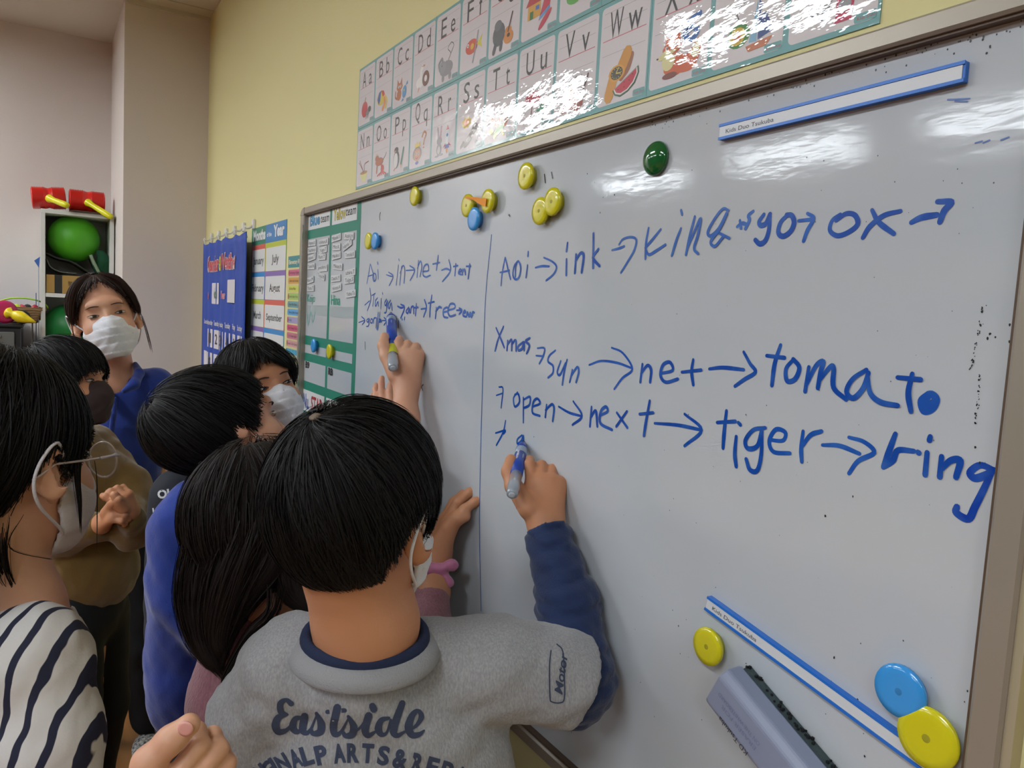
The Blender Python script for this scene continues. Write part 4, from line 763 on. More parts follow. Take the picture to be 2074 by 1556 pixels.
# toy hammers
def hammer(A, B, r, H0, H1, label):
    A = np.array(A); B = np.array(B); L_ = np.linalg.norm(B-A); ctr = (A+B)/2
    e = empty('toy_hammer', ctr-np.array([0, 0, r]), label, 'toy hammer'); pr = []
    n = 44
    for i in range(n+1):
        t = i/n; rib = .0022*math.cos(i*math.pi) if (t < .38 or t > .62) else 0
        pr.append((r*(1-.10*max(0, 1-abs(t-.5)/.12)) + rib - (.012 if i in (0, n) else 0), t*L_))
    v, f = lathe(pr, A, B-A, 32); mesh('bellows_head', v, f, mat('toy_red', 'd8241c', .3, coat=.2), e, True)
    H0 = np.array(H0); H1 = np.array(H1); d = H1-H0; L2 = np.linalg.norm(d)
    v, f = lathe([(.017, 0), (.019, .006), (.015, .02), (.0125, .04), (.0135, L2*.5), (.0145, L2*.8), (.013, L2*.95), (.006, L2)], H0, d, 20)
    mesh('handle', v, f, mat('toy_yellow', 'dcd812', .35, coat=.2), e, True)
TOPZ = RZ
ax = -4.2
A = WX(63, 414, ax); B = WX(133, 398, ax); A[2] = TOPZ+.0525; B[2] = TOPZ+.066; hammer(A, B, .050, (A+B)/2+np.array([.045, -.0, -.005]), (A+B)/2+np.array([.15, .075, -.040]), 'red bellows toy hammer with yellow handle, left of two on the rack')
A = WX(139, 406, ax); B = WX(212, 410, ax); A[2] = B[2] = TOPZ+.0605; hammer(A, B, .052, (A+B)/2+np.array([.045, -.0, -.005]), (A+B)/2+np.array([.16, .095, -.075]), 'red bellows toy hammer with yellow handle, right of two on the rack')
o = boxo('dark_board', (-4.30, -.52, RZ+.0005), (-4.08, -.345, RZ+.006), mat('dark_board', '4a3a30', .7)); tag(o, 'thin dark board under the right toy hammer on the rack top', 'board')
# papers hanging on the left side of the rack
pb = empty('hanging_folder', (-4.12, -.66, 1.15), 'clear and blue plastic folders hanging on the left side of the rack', 'folder')
boxo('clear_sheet', (-4.35, -.642, 1.12), (-4.115, -.640, 1.56), mat('clear_plastic', 'b9c6d6', .2), pb)
boxo('blue_sheet', (-4.34, -.652, 1.15), (-4.14, -.650, 1.42), mat('folder_blue', '2e55a0', .4), pb)
v = [WX(69, 528, -4.11), WX(81, 520, -4.11), WX(79, 543, -4.11)]; v = v+[q+np.array([-.002, 0, 0]) for q in v]
fixn(mesh('blue_flag', v, [(0, 1, 2), (5, 4, 3), (0, 3, 4, 1), (1, 4, 5, 2), (2, 5, 3, 0)], mat('flag_blue', '3a68b8', .5), pb))
fp = WX(69, 700, -4.1); boxo('beige_panel', (-4.33, -.668, .9), (-4.12, -.664, 1.30), mat('beige_card', '8a8672', .6), pb)
# drawer unit at the far left
du = empty('drawer_unit', (-4.1, -.95, 0), 'dark grey plastic drawer unit left of the white rack', 'drawer unit')
m_du = mat('dark_plastic', '2b2c2e', .3); m_dr = mat('smoky_drawer', '6a6b68', .25)
DX = -3.98; boxo('body', (-4.38, -1.17, 0), (DX-.01, -.705, 1.265), m_du, du, .004)
boxo('top_lid', (-4.39, -1.18, 1.265), (DX+.005, -.695, 1.281), m_du, du, .006)
for i in range(7):
    z1 = 1.245-i*.172; d = boxo('drawer', (DX-.008, -1.15, z1-.155), (DX+.004, -.73, z1), m_dr, du, .003)
    boxo('drawer_handle', (DX+.004, -1.10, z1-.025), (DX+.014, -.78, z1-.012), mat('pale_handle', 'a8a8a6', .25), d, .002)
    boxo('drawer_ridge', (DX+.004, -1.14, z1-.07), (DX+.008, -.74, z1-.062), m_dr, d)
# basket with party goods on the unit
bc = WX(46, 640, -4.15); bz = 1.2815
bk_ = empty('wicker_basket', (bc[0], bc[1], bz), 'brown woven basket of bright toys on the drawer unit', 'basket')
v, f = lathe([(.055, 0), (.075, .03), (.092, .068), (.094, .074), (.086, .072), (.05, .008)], (bc[0], bc[1], bz), (0, 0, 1), 28); mesh('bowl', v, f, mat('wicker', '8f7350', .8, bump=1, bscale=60, stretch=(1, 1, 5)), bk_, True)
for k in range(6):
    t = np.linspace(0, 6.283, 25)[:-1]; rr_ = .060+.034*k/6; v, f = tube([(bc[0]+rr_*math.cos(a), bc[1]+rr_*math.sin(a), bz+.008+.011*k+.002*math.sin(a*7+k)) for a in t], .0055, 6, True); mesh('wicker_strand', v, f, mat('wicker2', 'a2845c', .8), bk_, True)
t = np.linspace(0, math.pi, 18); v, f = tube([(bc[0], bc[1]-.10*math.cos(a)-.002, bz+.07+.042*math.sin(a)) for a in t], .0035, 6); mesh('handle_cord', v, f, mat('lime', '9fd22a', .5), bk_, True)
for k, (dx, dy, c_, nm) in enumerate([(.02, -.05, 'c8283a', 'red'), (.03, 0, 'c43a52', 'crimson'), (.0, .05, 'b02430', 'dark red'), (.04, -.02, 'b8cc2a', 'lime'), (-.02, .02, '2a2226', 'black')]):
    p = np.array([bc[0]+dx, bc[1]+dy, bz+.062]); v, f = lathe([(.001, -.02), (.018, -.012), (.024, 0), (.016, .012), (.001, .018)], p, (.3*k, 1, .2), 12)
    o = mesh('toy_maraca', v, f, mat('toy_'+c_, c_, .4), None, True); at_origin(o, p); tag(o, f'small {nm} toy lying in the wicker basket', 'toy')
c = WX(46, 644, -4.0); c[2] = 1.2815+.030; v, f = lathe([(max(.030*math.sin(t), .0004), -.030*math.cos(t)) for t in np.linspace(0, math.pi, 15)], c, (0, 0, 1), 24); o = mesh('black_ball', v, f, mat('black_rubber', '0c0c0d', .6), None, True); at_origin(o, c-np.array([0, 0, .03])); tag(o, 'small black ball on the drawer unit in front of the basket', 'ball')
c = WX(10, 634, -4.0); c[2] = 1.2815+.050
e = empty('squeaky_horn', (c[0], c[1], 1.2815), 'pink disc toy with yellow bulb handle on the drawer unit', 'toy')
v, f = lathe([(.002, -.02), (.046, -.018), (.05, -.006), (.05, .004), (.036, .012), (.02, .012)], c, (.8, .25, .1), 28); mesh('disc', v, f, mat('toy_pink', 'b81e5a', .35, coat=.3), e, True)
v, f = lathe([(.018, 0), (.026, .01), (.014, .022), (.022, .04), (.026, .06), (.018, .085), (.010, .105), (.003, .125)], c+np.array([.01, .005, 0]), (.35, .8, -.28), 20); mesh('handle', v, f, mat('toy_yellow2', 'e0c812', .35, coat=.3), e, True)
c = WX(-22, 618, -4.15); v, f = lathe([(.050, .001), (.055, .02), (.035, .08), (.004, .11)], (c[0], c[1], 1.2815), (0, 0.15, 1), 20); o = mesh('blue_cone', v, f, mat('toy_blue', '3f8fd8', .4), None, True); at_origin(o, (c[0], c[1], 1.2815)); tag(o, 'light blue cone toy at the left end of the drawer unit', 'toy')
# striped fabric bin on the floor and pink hoop
bx, by = -3.33, -.475
sb = empty('laundry_bin', (bx, by, 0), 'round fabric bin with black and cream stripes on the floor', 'bin')
m_cr, m_bs = mat('cream_canvas', 'cfc8b6', .85, bump=.3, bscale=200), mat('black_canvas', '141416', .85)
H = .48; nb = 14
for k in range(nb):
    z0 = H*k/nb; z1 = H*(k+1)/nb; rr0 = .170+.028*z0/H; rr1 = .170+.028*z1/H
    v, f = lathe([(rr0, z0), (rr1, z1)], (bx, by, 0.001), (0, 0, 1), 40, close=(k == 0)); v[:, 2] += .012*np.sin(np.arctan2(v[:, 1]-by, v[:, 0]-bx)*2+.6)*(v[:, 2]/H)
    mesh('fabric_band', v, f, m_bs if k % 2 == 0 else m_cr, sb, True)
hc = (-2.93, -.64); t = np.linspace(0, 2*math.pi, 61)[:-1]
v, f = tube([(hc[0]+.25*math.cos(a), hc[1]+.25*math.sin(a), .0125) for a in t], .0115, 10, True)
o = mesh('hula_hoop', v, f, mat('hoop_pink', 'c2387a', .35), None, True); at_origin(o, (hc[0], hc[1], 0)); tag(o, 'pink hula hoop lying on the wooden floor', 'hoop')

# ================================================================== PEOPLE
m_skin = mat('skin', 'c48a66', .55, bump=.15, bscale=250, mix='c28560', mscale=14)
m_skin2 = mat('skin_light', 'd3a183', .5, bump=.12, bscale=250, mix='cc9478', mscale=14)
for _m in (m_skin, m_skin2):
    _m.node_tree.nodes['Principled BSDF'].inputs['Subsurface Weight'].default_value = .08
    _m.node_tree.nodes['Principled BSDF'].inputs['Subsurface Radius'].default_value = (.008, .003, .002)
def hairmat(name, c): return mat(name, c, .55, vcol=False, spec=.22, bump=.4, bscale=900, stretch=(1, 1, .15))
m_hair = hairmat('black_hair', '100e0f'); m_hairb = hairmat('dark_brown_hair', '1b1311'); m_hairt = hairmat('brown_hair', '35241e')
m_mask = mat('white_mask', 'dfe0e6', .75, bump=.3, bscale=500)
m_lash = mat('lash', '17100e', .6); m_eye = mat('eye_white', 'b9aba2', .25); m_iris = mat('iris', '160d0a', .1, coat=.5); m_brow = mat('brow', '3a2820', .8)
m_lip = mat('nail', 'd99a92', .25)

class Head:
    """local frame: x person's right, y face forward, z up; origin between the ears at eye level"""
    def __init__(s, C, f, u, sc=1.0):
        s.C = np.asarray(C, float); f = nrm(f); r = nrm(np.cross(f, u)); u = np.cross(r, f)
        s.R = np.stack([r, f, u], 1); s.s = sc
    def w(s, p): return s.C+s.R@(np.asarray(p, float)*s.s)
    def W(s, P_): return s.C+(np.asarray(P_)*s.s)@s.R.T
    def skin(s, S, ears=True, open_face=True):
        e = lambda c, r, k=.012, op='add', R=None: S.ell(s.w(c), s.R if R is None else s.R@R, np.array(r)*s.s, k*s.s, op)
        e((0, -.014, .034), (.071, .090, .083)); e((0, .028, -.018), (.061, .060, .080), .02); e((0, .030, -.062), (.049, .050, .046), .02)
        e((0, .062, -.092), (.020, .018, .016), .02)
        for x in (-1, 1): e((x*.034, .058, -.034), (.026, .026, .028), .015)
        e((0, .078, .030), (.045, .014, .016), .015)
        for x in (-1, 1): e((x*.031, .092, .002), (.015, .012, .0095), .008, 'sub')
        S.cone(s.w((0, .086, .004)), .0065*s.s, s.w((0, .099, -.030)), .0105*s.s, .012*s.s)
        for x in (-1, 1): e((x*.010, .094, -.033), (.007, .009, .007), .005)
        e((0, .084, -.058), (.022, .009, .006), .006); e((0, .083, -.067), (.018, .009, .006), .006)
        if ears:
            for x in (-1, 1):
                a = x*.62; R = np.array([[math.cos(a), math.sin(a), 0], [-math.sin(a), math.cos(a), 0], [0, 0, 1.]])
                t = .18; R = R@np.array([[1, 0, 0], [0, math.cos(t), -math.sin(t)], [0, math.sin(t), math.cos(t)]])
                e((x*.079, -.008, -.008), (.0075, .020, .032), .004, R=R); e((x*.071, -.004, -.012), (.010, .010, .018), .008, R=R)
                e((x*.084, -.001, -.007), (.006, .011, .020), .004, 'sub', R=R)
                e((x*.074, .000, -.036), (.006, .007, .009), .005)
    def eyes(s, par, closed=0., look=(0, 0), brow=True, sides=(-1, 1)):
        for x in sides:
            c = np.array([x*.031, .0775, .001]); a = -x*.22
            R = s.R@np.array([[math.cos(a), math.sin(a), 0], [-math.sin(a), math.cos(a), 0], [0, 0, 1.]])
            S = Sdf(s.w(c)-.02, s.w(c)+.02, .0011); S.ell(s.w(c), R, np.array([.0135, .0075, .0050*(1-closed)+.001])*s.s, 0); v, f = S.mesh(1); mesh('eye', v, f, m_eye, par, True)
            S = Sdf(s.w(c)-.02, s.w(c)+.02, .0009); q = c+np.array([look[0], .0045, look[1]]); S.ell(s.w(q), R, np.array([.0062, .0040, .0050*(1-closed)+.0010])*s.s, 0); v, f = S.mesh(1); mesh('iris', v, f, m_iris, par, True)
            z0 = .0050*(1-closed)
            t = np.linspace(-1, 1, 9)
            pts = [s.w(c+np.array([k*.0150, .0070-.0065*k*k-x*k*.003, z0*(1-k*k*.9)+.0005+x*k*.0015])) for k in t]
            v, f = tube(pts, [.0006, .0013, .0012, .0006], 6); mesh('eyelid', v, f, m_lash, par, True)
            pts = [s.w(c+np.array([k*.0145, .0066-.0065*k*k-x*k*.003, -z0*.9*(1-k*k)-.0006])) for k in t]
            v, f = tube(pts, .0005, 6); mesh('lower_eyelid', v, f, m_brow, par, True)
            if brow:
                pts = [s.w((x*(.014+.032*k), .092-.016*k*k, .0225+.0035*math.sin(k*2.8)-.002*k)) for k in np.linspace(0, 1, 9)]
                v, f = tube(pts, [.0016, .0034, .0030, .0010], 6, flat=.5); mesh('eyebrow', v, f, m_brow, par, True)
    def mask(s, par, m=None, loops=(-1, 1), name='face_mask', pleat=.0016, zt=-.012, scale=1.):
        S = Sdf(s.C-.16*s.s, s.C+.16*s.s, .0028)
        S.ell(s.w((0, .034, -.050)), s.R, np.array([.0675, .070, .066])*s.s, 0); S.ell(s.w((0, .072, -.034)), s.R, np.array([.022, .041, .032])*s.s, .03); S.ell(s.w((0, .056, -.088)), s.R, np.array([.036, .037, .030])*s.s, .02)
        x, y, z = S.ax[0][:, None, None]-s.C[0], S.ax[1][None, :, None]-s.C[1], S.ax[2][None, None, :]-s.C[2]
        L = [(x*s.R[0, i]+y*s.R[1, i]+z*s.R[2, i])/s.s for i in range(3)]
        zz = L[2]-.10*(np.abs(L[0]))*0
        S.F -= (pleat*np.abs(((zz+.10)/.021) % 1.0-.0)*1.3*(L[1] > .03)).astype(np.float32)
        S.F += np.float32((1-scale)*.06)
        S.F += (.0008*np.sin(L[0]*190+3*np.sin(L[2]*80))).astype(np.float32)
        out = S.F.copy(); cut = np.maximum(np.maximum(zz-zt-.012*np.exp(-(L[0]/.02)**2), -.112-zz), .018+.25*np.abs(zz+.05)-L[1])
        S.F = np.maximum(np.maximum(out, -(out+.0055)), cut*s.s).astype(np.float32)
        v, f = S.mesh(1); o = mesh(name, v, f, m or m_mask, par, True)
        for k in loops:
            pts = [s.w(q) for q in ((k*.060, .040, zt-.012), (k*.0715, .020, zt+.004), (k*.088, -.006, .025), (k*.088, -.026, .008), (k*.084, -.032, -.018), (k*.079, -.020, -.044), (k*.064, .018, -.074), (k*.056, .030, -.084))]
            v, f = tube(catmull(pts, 6), .0019*s.s, 6); mesh('ear_loop', v, f, m or m_mask, o, True)
        return o
    # hair: cap surface and strands share one hairline
    def hair(s, par, m, line, R=(.084, .104, .098), c=(0, -.014, .034), whorl=(.1, -.8, .6), n=4200, L=.11, w=.0013, extra=None, grav=.35, seed=1, lift=.006, over=.012, ragged=.012, cap=True, h=.0045, name='hair', bumpy=.004, swirl=.35, xline=None):
        rng = np.random.default_rng(seed); R = np.array(R); c = np.array(c); az, hz = np.array(line).T
        def zmin(p):
            a = np.abs(np.arctan2(p[..., 0], p[..., 1])); z = np.interp(a, az, hz)
            if xline is not None: z = z+xline(p)
            return z
        ms = []
        if cap:
            S = Sdf(s.C-.17*s.s, s.C+.17*s.s, h); S.ell(s.w(c), s.R, (R-.004)*s.s, 0)
            x, y, z = S.ax[0][:, None, None]-s.C[0], S.ax[1][None, :, None]-s.C[1], S.ax[2][None, None, :]-s.C[2]
            Lc = [(x*s.R[0, i]+y*s.R[1, i]+z*s.R[2, i])/s.s for i in range(3)]
            a = np.abs(np.arctan2(Lc[0]+0*Lc[1], Lc[1]+0*Lc[0])); zm = np.interp(a, az, hz)
            if xline is not None: zm = zm+xline(np.stack(np.broadcast_arrays(*Lc), -1))
            ang = np.arctan2(Lc[0], Lc[1]); S.F += (bumpy*.5*np.sin(ang*23+4*np.sin(Lc[2]*40))).astype(np.float32)
            cut = (zm-Lc[2])*s.s
            k = .012; hh = np.clip(.5-.5*(S.F-cut)/k, 0, 1); S.F = (S.F*(1-hh)+cut*hh+k*hh*(1-hh)).astype(np.float32)
            if extra: extra(S)
            v, f = S.mesh(1); ms.append((v, f))
        # strands
        wd_ = nrm(whorl); M = 11
        d = rng.normal(size=(n*3, 3)); d /= np.linalg.norm(d, axis=1)[:, None]; p = c+d*R
        keep = p[:, 2] > zmin(p)+.004
        p = p[keep][:n]; d = d[keep][:n]; N = len(p)
        off = rng.uniform(-.002, lift, N); lay = rng.uniform(.6, 1.25, N)*L/(M-1)
        bend = rng.normal(0, .16, N); pts = np.zeros((N, M, 3)); alive = np.ones(N, bool); wv = (p-c)/R
        ov = rng.uniform(-ragged, over, N)
        clump = rng.normal(0, .22, (40,)); cid = (np.abs(np.floor(wv@np.array([7.1, 5.3, 6.7]))).astype(int)) % 40
        for k in range(M):
            t = k/(M-1); un = (p-c)/R; un /= np.linalg.norm(un, axis=1)[:, None]
            nn = un/R; nn /= np.linalg.norm(nn, axis=1)[:, None]
            pts[:, k] = c+un*R+nn*(off+.0045*t)[:, None]
            tg = un-wd_; tg -= nn*np.sum(tg*nn, 1)[:, None]; tg /= (np.linalg.norm(tg, axis=1)[:, None]+1e-6)
            sw = np.cross(nn, tg); tg = tg+sw*(swirl*np.exp(-np.sum((un-wd_)**2, 1)/.25)+bend*.6+clump[cid]*.5)[:, None]
            tg = tg+np.array([0, 0, -grav])*(t+.3); tg -= nn*np.sum(tg*nn, 1)[:, None]; tg /= (np.linalg.norm(tg, axis=1)[:, None]+1e-6)
            step = np.where(alive, lay, 0); p = c+un*R+tg*step[:, None]
            alive &= p[:, 2] > zmin(p)-ov
            if k: pass
        Pw = s.W(pts); nw = (pts-c)/R**2; nw /= np.linalg.norm(nw, axis=2)[:, :, None]; Nw = nw@s.R.T
        ms.append(ribbons(Pw, Nw, w*s.s, rng))
        v, f = cat_mesh(ms); o = mesh(name, v, f, m, par, True); return o
def ribbons(Pw, Nw, w, rng):
    N, M, _ = Pw.shape; T = np.zeros_like(Pw); T[:, 1:-1] = Pw[:, 2:]-Pw[:, :-2]; T[:, 0] = Pw[:, 1]-Pw[:, 0]; T[:, -1] = Pw[:, -1]-Pw[:, -2]
    T[np.linalg.norm(T, axis=2) < 1e-7] = [0, 0, 1e-3]
    Sd = np.cross(T, Nw); Sd /= (np.linalg.norm(Sd, axis=2)[:, :, None]+1e-9)
    tilt = rng.normal(0, .5, (N, 1, 1)); Sd = Sd*np.cos(tilt)+Nw*np.sin(tilt)
    prof = np.sin(np.linspace(.35, math.pi, M))**.6*np.ones(M); prof[-1] = .08
    W = (w*rng.uniform(.6, 1.3, N))[:, None, None]*prof[None, :, None]
    A, B = Pw-Sd*W/2, Pw+Sd*W/2; v = np.stack([A, B], 2).reshape(-1, 3)
    i = np.arange(N)[:, None]*M*2+np.arange(M-1)[None]*2; f = np.stack([i, i+1, i+3, i+2], -1).reshape(-1, 4); return v, f
def lock(pts, r, n, w, rng, M=16, spread=1.):
    """a bundle of strands along a guide, r: list of radii"""
    g = catmull(pts, 8); t = np.linspace(0, 1, M); idx = t*(len(g)-1); G_ = np.stack([np.interp(idx, np.arange(len(g)), g[:, i]) for i in range(3)], 1)
    rr = np.interp(t, np.linspace(0, 1, len(r)), r); T = np.gradient(G_, axis=0); x0 = frame_of(T[0])[0]; X = []; 
    for k in range(M): tt = nrm(T[k]); x0 = nrm(x0-tt*np.dot(x0, tt)); X.append(x0)
    X = np.array(X); Yv = np.cross(np.array([nrm(q) for q in T]), X)
    a = rng.uniform(0, 2*math.pi, n); q = np.sqrt(rng.uniform(.25, 1.1, n)); wob = rng.normal(0, .12*spread, (n, 2)); ph = rng.uniform(0, 6.28, n)
    P_ = np.zeros((n, M, 3)); Nn = np.zeros((n, M, 3)); s0 = rng.uniform(0, .25, n); s1 = rng.uniform(.8, 1.02, n)
    for k in range(M):
        tt = s0+(s1-s0)*t[k]; ii = np.clip(tt, 0, 1)*(M-1)
        Gk = np.stack([np.interp(ii, np.arange(M), G_[:, i]) for i in range(3)], 1); Xk = np.stack([np.interp(ii, np.arange(M), X[:, i]) for i in range(3)], 1); Yk = np.stack([np.interp(ii, np.arange(M), Yv[:, i]) for i in range(3)], 1)
        Rk = np.interp(ii, np.arange(M), rr)*q*(1+.15*np.sin(5*tt+ph)); ca = np.cos(a+wob[:, 0]*tt*4); sa = np.sin(a+wob[:, 0]*tt*4)
        dv = Xk*ca[:, None]+Yk*sa[:, None]; P_[:, k] = Gk+dv*Rk[:, None]; Nn[:, k] = dv
    return ribbons(P_, Nn, w, rng)

def hand(S, wrist, knuck, nrmv, curl, side=1, sc=1.0, thumb=None, spread=.12, k=.0035, wr=.019):
    """wrist, middle knuckle position; nrmv: out of the back of the hand; side: +1 thumb towards +X of frame.
    curl: per finger 3 bend angles (index..little); thumb: list of points in world or None"""
    d = nrm(knuck-wrist); n = nrm(nrmv-d*np.dot(nrmv, d)); x = np.cross(d, n)*side; Lp = np.linalg.norm(knuck-wrist)
    S.cone(wrist-d*.01, wr*sc, wrist+d*Lp*.35, .019*sc, .015)
    offs = [(.024, -.002, .0098), (.0085, .002, .0100), (-.0075, .001, .0094), (-.022, -.004, .0084)]
    for (o, dy, r) in offs:
        kn = knuck+x*o*sc+n*dy*sc-d*abs(o)*.22*sc; S.cone(wrist+x*o*.55*sc+d*.01, .0145*sc, kn-n*.003*sc, .0115*sc, .012)
    lens = [(.034, .021, .018), (.038, .024, .019), (.034, .022, .018), (.027, .017, .016)]; tips = []
    for i, (o, dy, r) in enumerate(offs):
        p = knuck+x*o*sc+n*(dy-.002)*sc-d*abs(o)*.22*sc; a = 0; sp_ = (1.5-i)*spread; dd = nrm(d+x*sp_)
        xr = r*sc
        for j in range(3):
            a += curl[i][j]; v = dd*math.cos(a)-n*math.sin(a); q = p+v*lens[i][j]*sc; S.cone(p, xr, q, xr*.91, k); p = q; xr *= .91
        tips.append(p)
    if thumb is not None:
        rr = [.0165, .0130, .0118, .0098]
        for j in range(len(thumb)-1): S.cone(thumb[j], rr[min(j, 3)]*sc, thumb[j+1], rr[min(j+1, 3)]*sc, .006)
    return tips, (d, n, x)
def limb(S, pts, rad, k=.015):
    for i in range(len(pts)-1): S.cone(pts[i], rad[i], pts[i+1], rad[i+1], k)
def full_lower(person, hipc, fwd, hgt, m_pant, m_shoe, rp=.075, zc=None, feet=.07, knees=None):
    """pelvis, legs and shoes from the hip centre down to the floor"""
    fwd = nrm(np.array([fwd[0], fwd[1], 0])); rt = np.cross(fwd, [0, 0, 1]); zh = hipc[2]
    lo = np.array([hipc[0]-.32, hipc[1]-.32, .0]); hi = np.array([hipc[0]+.32, hipc[1]+.32, zh+.14])
    S = Sdf(lo, hi, .009); R = np.stack([rt, fwd, np.array([0, 0, 1.])], 1)
    S.ell(hipc+np.array([0, 0, .0]), R, (rp*1.75, rp*1.25, .12), .02); legs = []
    for sgn in (-1, 1):
        h = hipc+rt*sgn*rp*.85+np.array([0, 0, -.05]); kn = np.array([h[0], h[1], zh*.52])+fwd*.02; an = np.array([h[0], h[1], .09])-fwd*.015+rt*sgn*.01
        limb(S, [h, kn, an], [rp*1.08, rp*.82, rp*.72], .02); legs.append((kn, an))
    S.fold(.004, 22, 5); v, f = S.mesh(); mesh('trousers', v, f, m_pant, person, True)
    for sgn, (kn, an) in zip((-1, 1), legs):
        lo = np.array([an[0]-.16, an[1]-.16, 0]); S = Sdf(lo-np.array([0, 0, .01]), lo+np.array([.32, .32, .13]), .005)
        b = an-fwd*.03; S.ell(np.array([b[0], b[1], .035]), R, (.038, .048, .034), .01); t = an+fwd*.075; S.ell(np.array([t[0], t[1], .028]), R, (.042, .085, .027), .02)
        S.cone((an[0], an[1], .04), .032, (an[0], an[1], .10), .034, .01); S.F = np.maximum(S.F, (.0015-S.ax[2])[None, None, :]).astype(np.float32)
        v, f = S.mesh(); mesh('shoe', v, f, m_shoe, person, True)
    return legs
def person(label, base): return empty('person', (base[0], base[1], 0), label, 'person')
def torso_body(parts):     # skin under the clothes, coarse
    pts = np.array([q for p in parts for q in (p[0], p[2])]); S = Sdf(pts.min(0)-.12, pts.max(0)+.12, .009)
    for a, ra, b, rb in parts: S.cone(a, ra, b, rb, .02)
    return S.mesh()
def D(x): return np.array([0, 0, float(x)])
def proj_decal(target, fl_pts, faces, m, name, par, off=.0009, cols=None):
    """lay flat artwork given in picture pixels onto the cloth of a garment"""
    bvh = BVHTree.FromPolygons([tuple(q.co) for q in target.data.vertices], [tuple(p.vertices) for p in target.data.polygons])
    base = np.zeros(3); q = target.parent
    while q is not None: base += np.array(q.location); q = q.parent
    out = []; last = .8
    for a, b, l in fl_pts:
        r = nrm(ray(a, b)); h = bvh.ray_cast(Vector(CAM-base), Vector(r))
        if h[0] is not None: last = h[3]
        out.append(CAM+r*(last-off-l*.0001))
    return mesh(name, out, faces, m, par, cols=cols)
class Rec:
    def __init__(s): s.ops = []; s.lo = np.full(3, 9.); s.hi = np.full(3, -9.)
    def cone(s, a, ra, b, rb, k=.01, op='add'):
        a = np.asarray(a, float); b = np.asarray(b, float)
        if op == 'add': r = max(ra, rb); s.lo = np.minimum(s.lo, np.minimum(a, b)-r); s.hi = np.maximum(s.hi, np.maximum(a, b)+r)
        s.ops.append(('c', a, ra, b, rb, k, op)); return s
    def ell(s, c, R, rad, k=.01, op='add'):
        c = np.asarray(c, float); rm = np.abs(R)@np.asarray(rad)
        if op == 'add': s.lo = np.minimum(s.lo, c-rm); s.hi = np.maximum(s.hi, c+rm)
        s.ops.append(('e', c, R, rad, k, op)); return s
    def run(s, h, post=None, sm=1, clip=None):
        lo = s.lo-3*h-.01; hi = s.hi+3*h+.01
        if clip: lo = np.maximum(lo, clip[0]); hi = np.minimum(hi, clip[1])
        S = Sdf(lo, hi, h)
        for o in s.ops:
            if o[0] == 'c': S.cone(*o[1:])
            else: S.ell(*o[1:])
        if post: post(S)
        return S.mesh(sm)
def halfspace(S, p, n, k=.0):      # keep the side n points away from
    n = nrm(n); d = ((S.ax[0]-p[0])*n[0])[:, None, None]+((S.ax[1]-p[1])*n[1])[None, :, None]+((S.ax[2]-p[2])*n[2])[None, None, :]
    S.F = np.maximum(S.F, d.astype(np.float32))
def ring(c, R, a, b, tilt=0, n=40):
    t = np.linspace(0, 2*math.pi, n+1)[:-1]; return np.array([c+R@np.array([a*math.cos(q), b*math.sin(q), tilt*math.sin(q)]) for q in t])
def basis(fwd, lat=None):
    f = nrm(np.array([fwd[0], fwd[1], 0])); return np.stack([np.cross(f, [0, 0, 1]), f, np.array([0, 0, 1.])], 1)
def marker_pen(tip, back, r, capcol, label, stripe=None):
    tip = np.asarray(tip); d = nrm(back-tip); L = np.linalg.norm(back-tip); e = empty('marker_pen', tip, label, 'marker pen')
    v, f = lathe([(.0018, 0), (.003, .002), (.003, .008)], tip, d, 12); mesh('nib', v, f, mat('nib_black', '101014', .7), e, True)
    v, f = lathe([(.0034, .006), (.0048, .008), (r*.8, .020), (r*.95, .023), (r*.95, .028)], tip, d, 20); mesh('nose_cone', v, f, mat('pen_blue', '1a3f9f', .3), e, True)
    v, f = lathe([(r*.95, .028), (r, .030), (r, .046)], tip, d, 20); mesh('grip', v, f, mat('pen_clear_grey', '8f9fb4', .2, coat=.5), e, True)
    v, f = lathe([(r*1.01, .046), (r*1.01, L*.66)], tip, d, 24); b = mesh('label_sleeve', v, f, mat('pen_label', '1d45a8', .35), e, True)
    v, f = lathe([(r*.98, L*.66), (r*.98, L-.014), (r*.86, L-.008), (r*.86, L-.003), (r*.6, L)], tip, d, 24); mesh('clear_barrel', v, f, mat('pen_clear', '9aa2ac', .15, coat=.6), e, True)
    v, f = lathe([(r*.5, L-.001), (r*.5, L+.002), (r*.2, L+.002)], tip, d, 16); mesh('end_plug', v, f, mat('pen_plug', 'b9bec6', .2), e, True)
    x, y, _ = frame_of(d); F = Flat(); F.text('WHITEBOARD', .012, .0035, .0032, 'e6e8ee', 1, w=.026, bold=.02); F.text('marker', .010, -.004, .0026, 'e6e8ee', 1, w=.012, bold=.0)
    tc_ = -FW; a0 = math.atan2(tc_@y, tc_@x)
    F.build('print', m_print, e, fn=lambda a, b_, l: tuple(tip+d*(.058-a+.012)+(x*math.cos(a0+b_/r)+y*math.sin(a0+b_/r))*(r*1.01+.0002+l*.0001)))
    if stripe:
        v, f = lathe([(r*1.0, L*.66), (r*1.0, L*.80)], tip, d, 24, close=False); mesh('yellow_band', v, f, mat('pen_yellow', 'c3c42a', .4), e, True)
    return e
m_black = mat('black_trousers', '0e0e11', .9, bump=.3, bscale=300)
m_shoe = mat('dark_shoe', '2a2a2e', .7); m_shoe_w = mat('white_shoe', 'c9c6c0', .6)

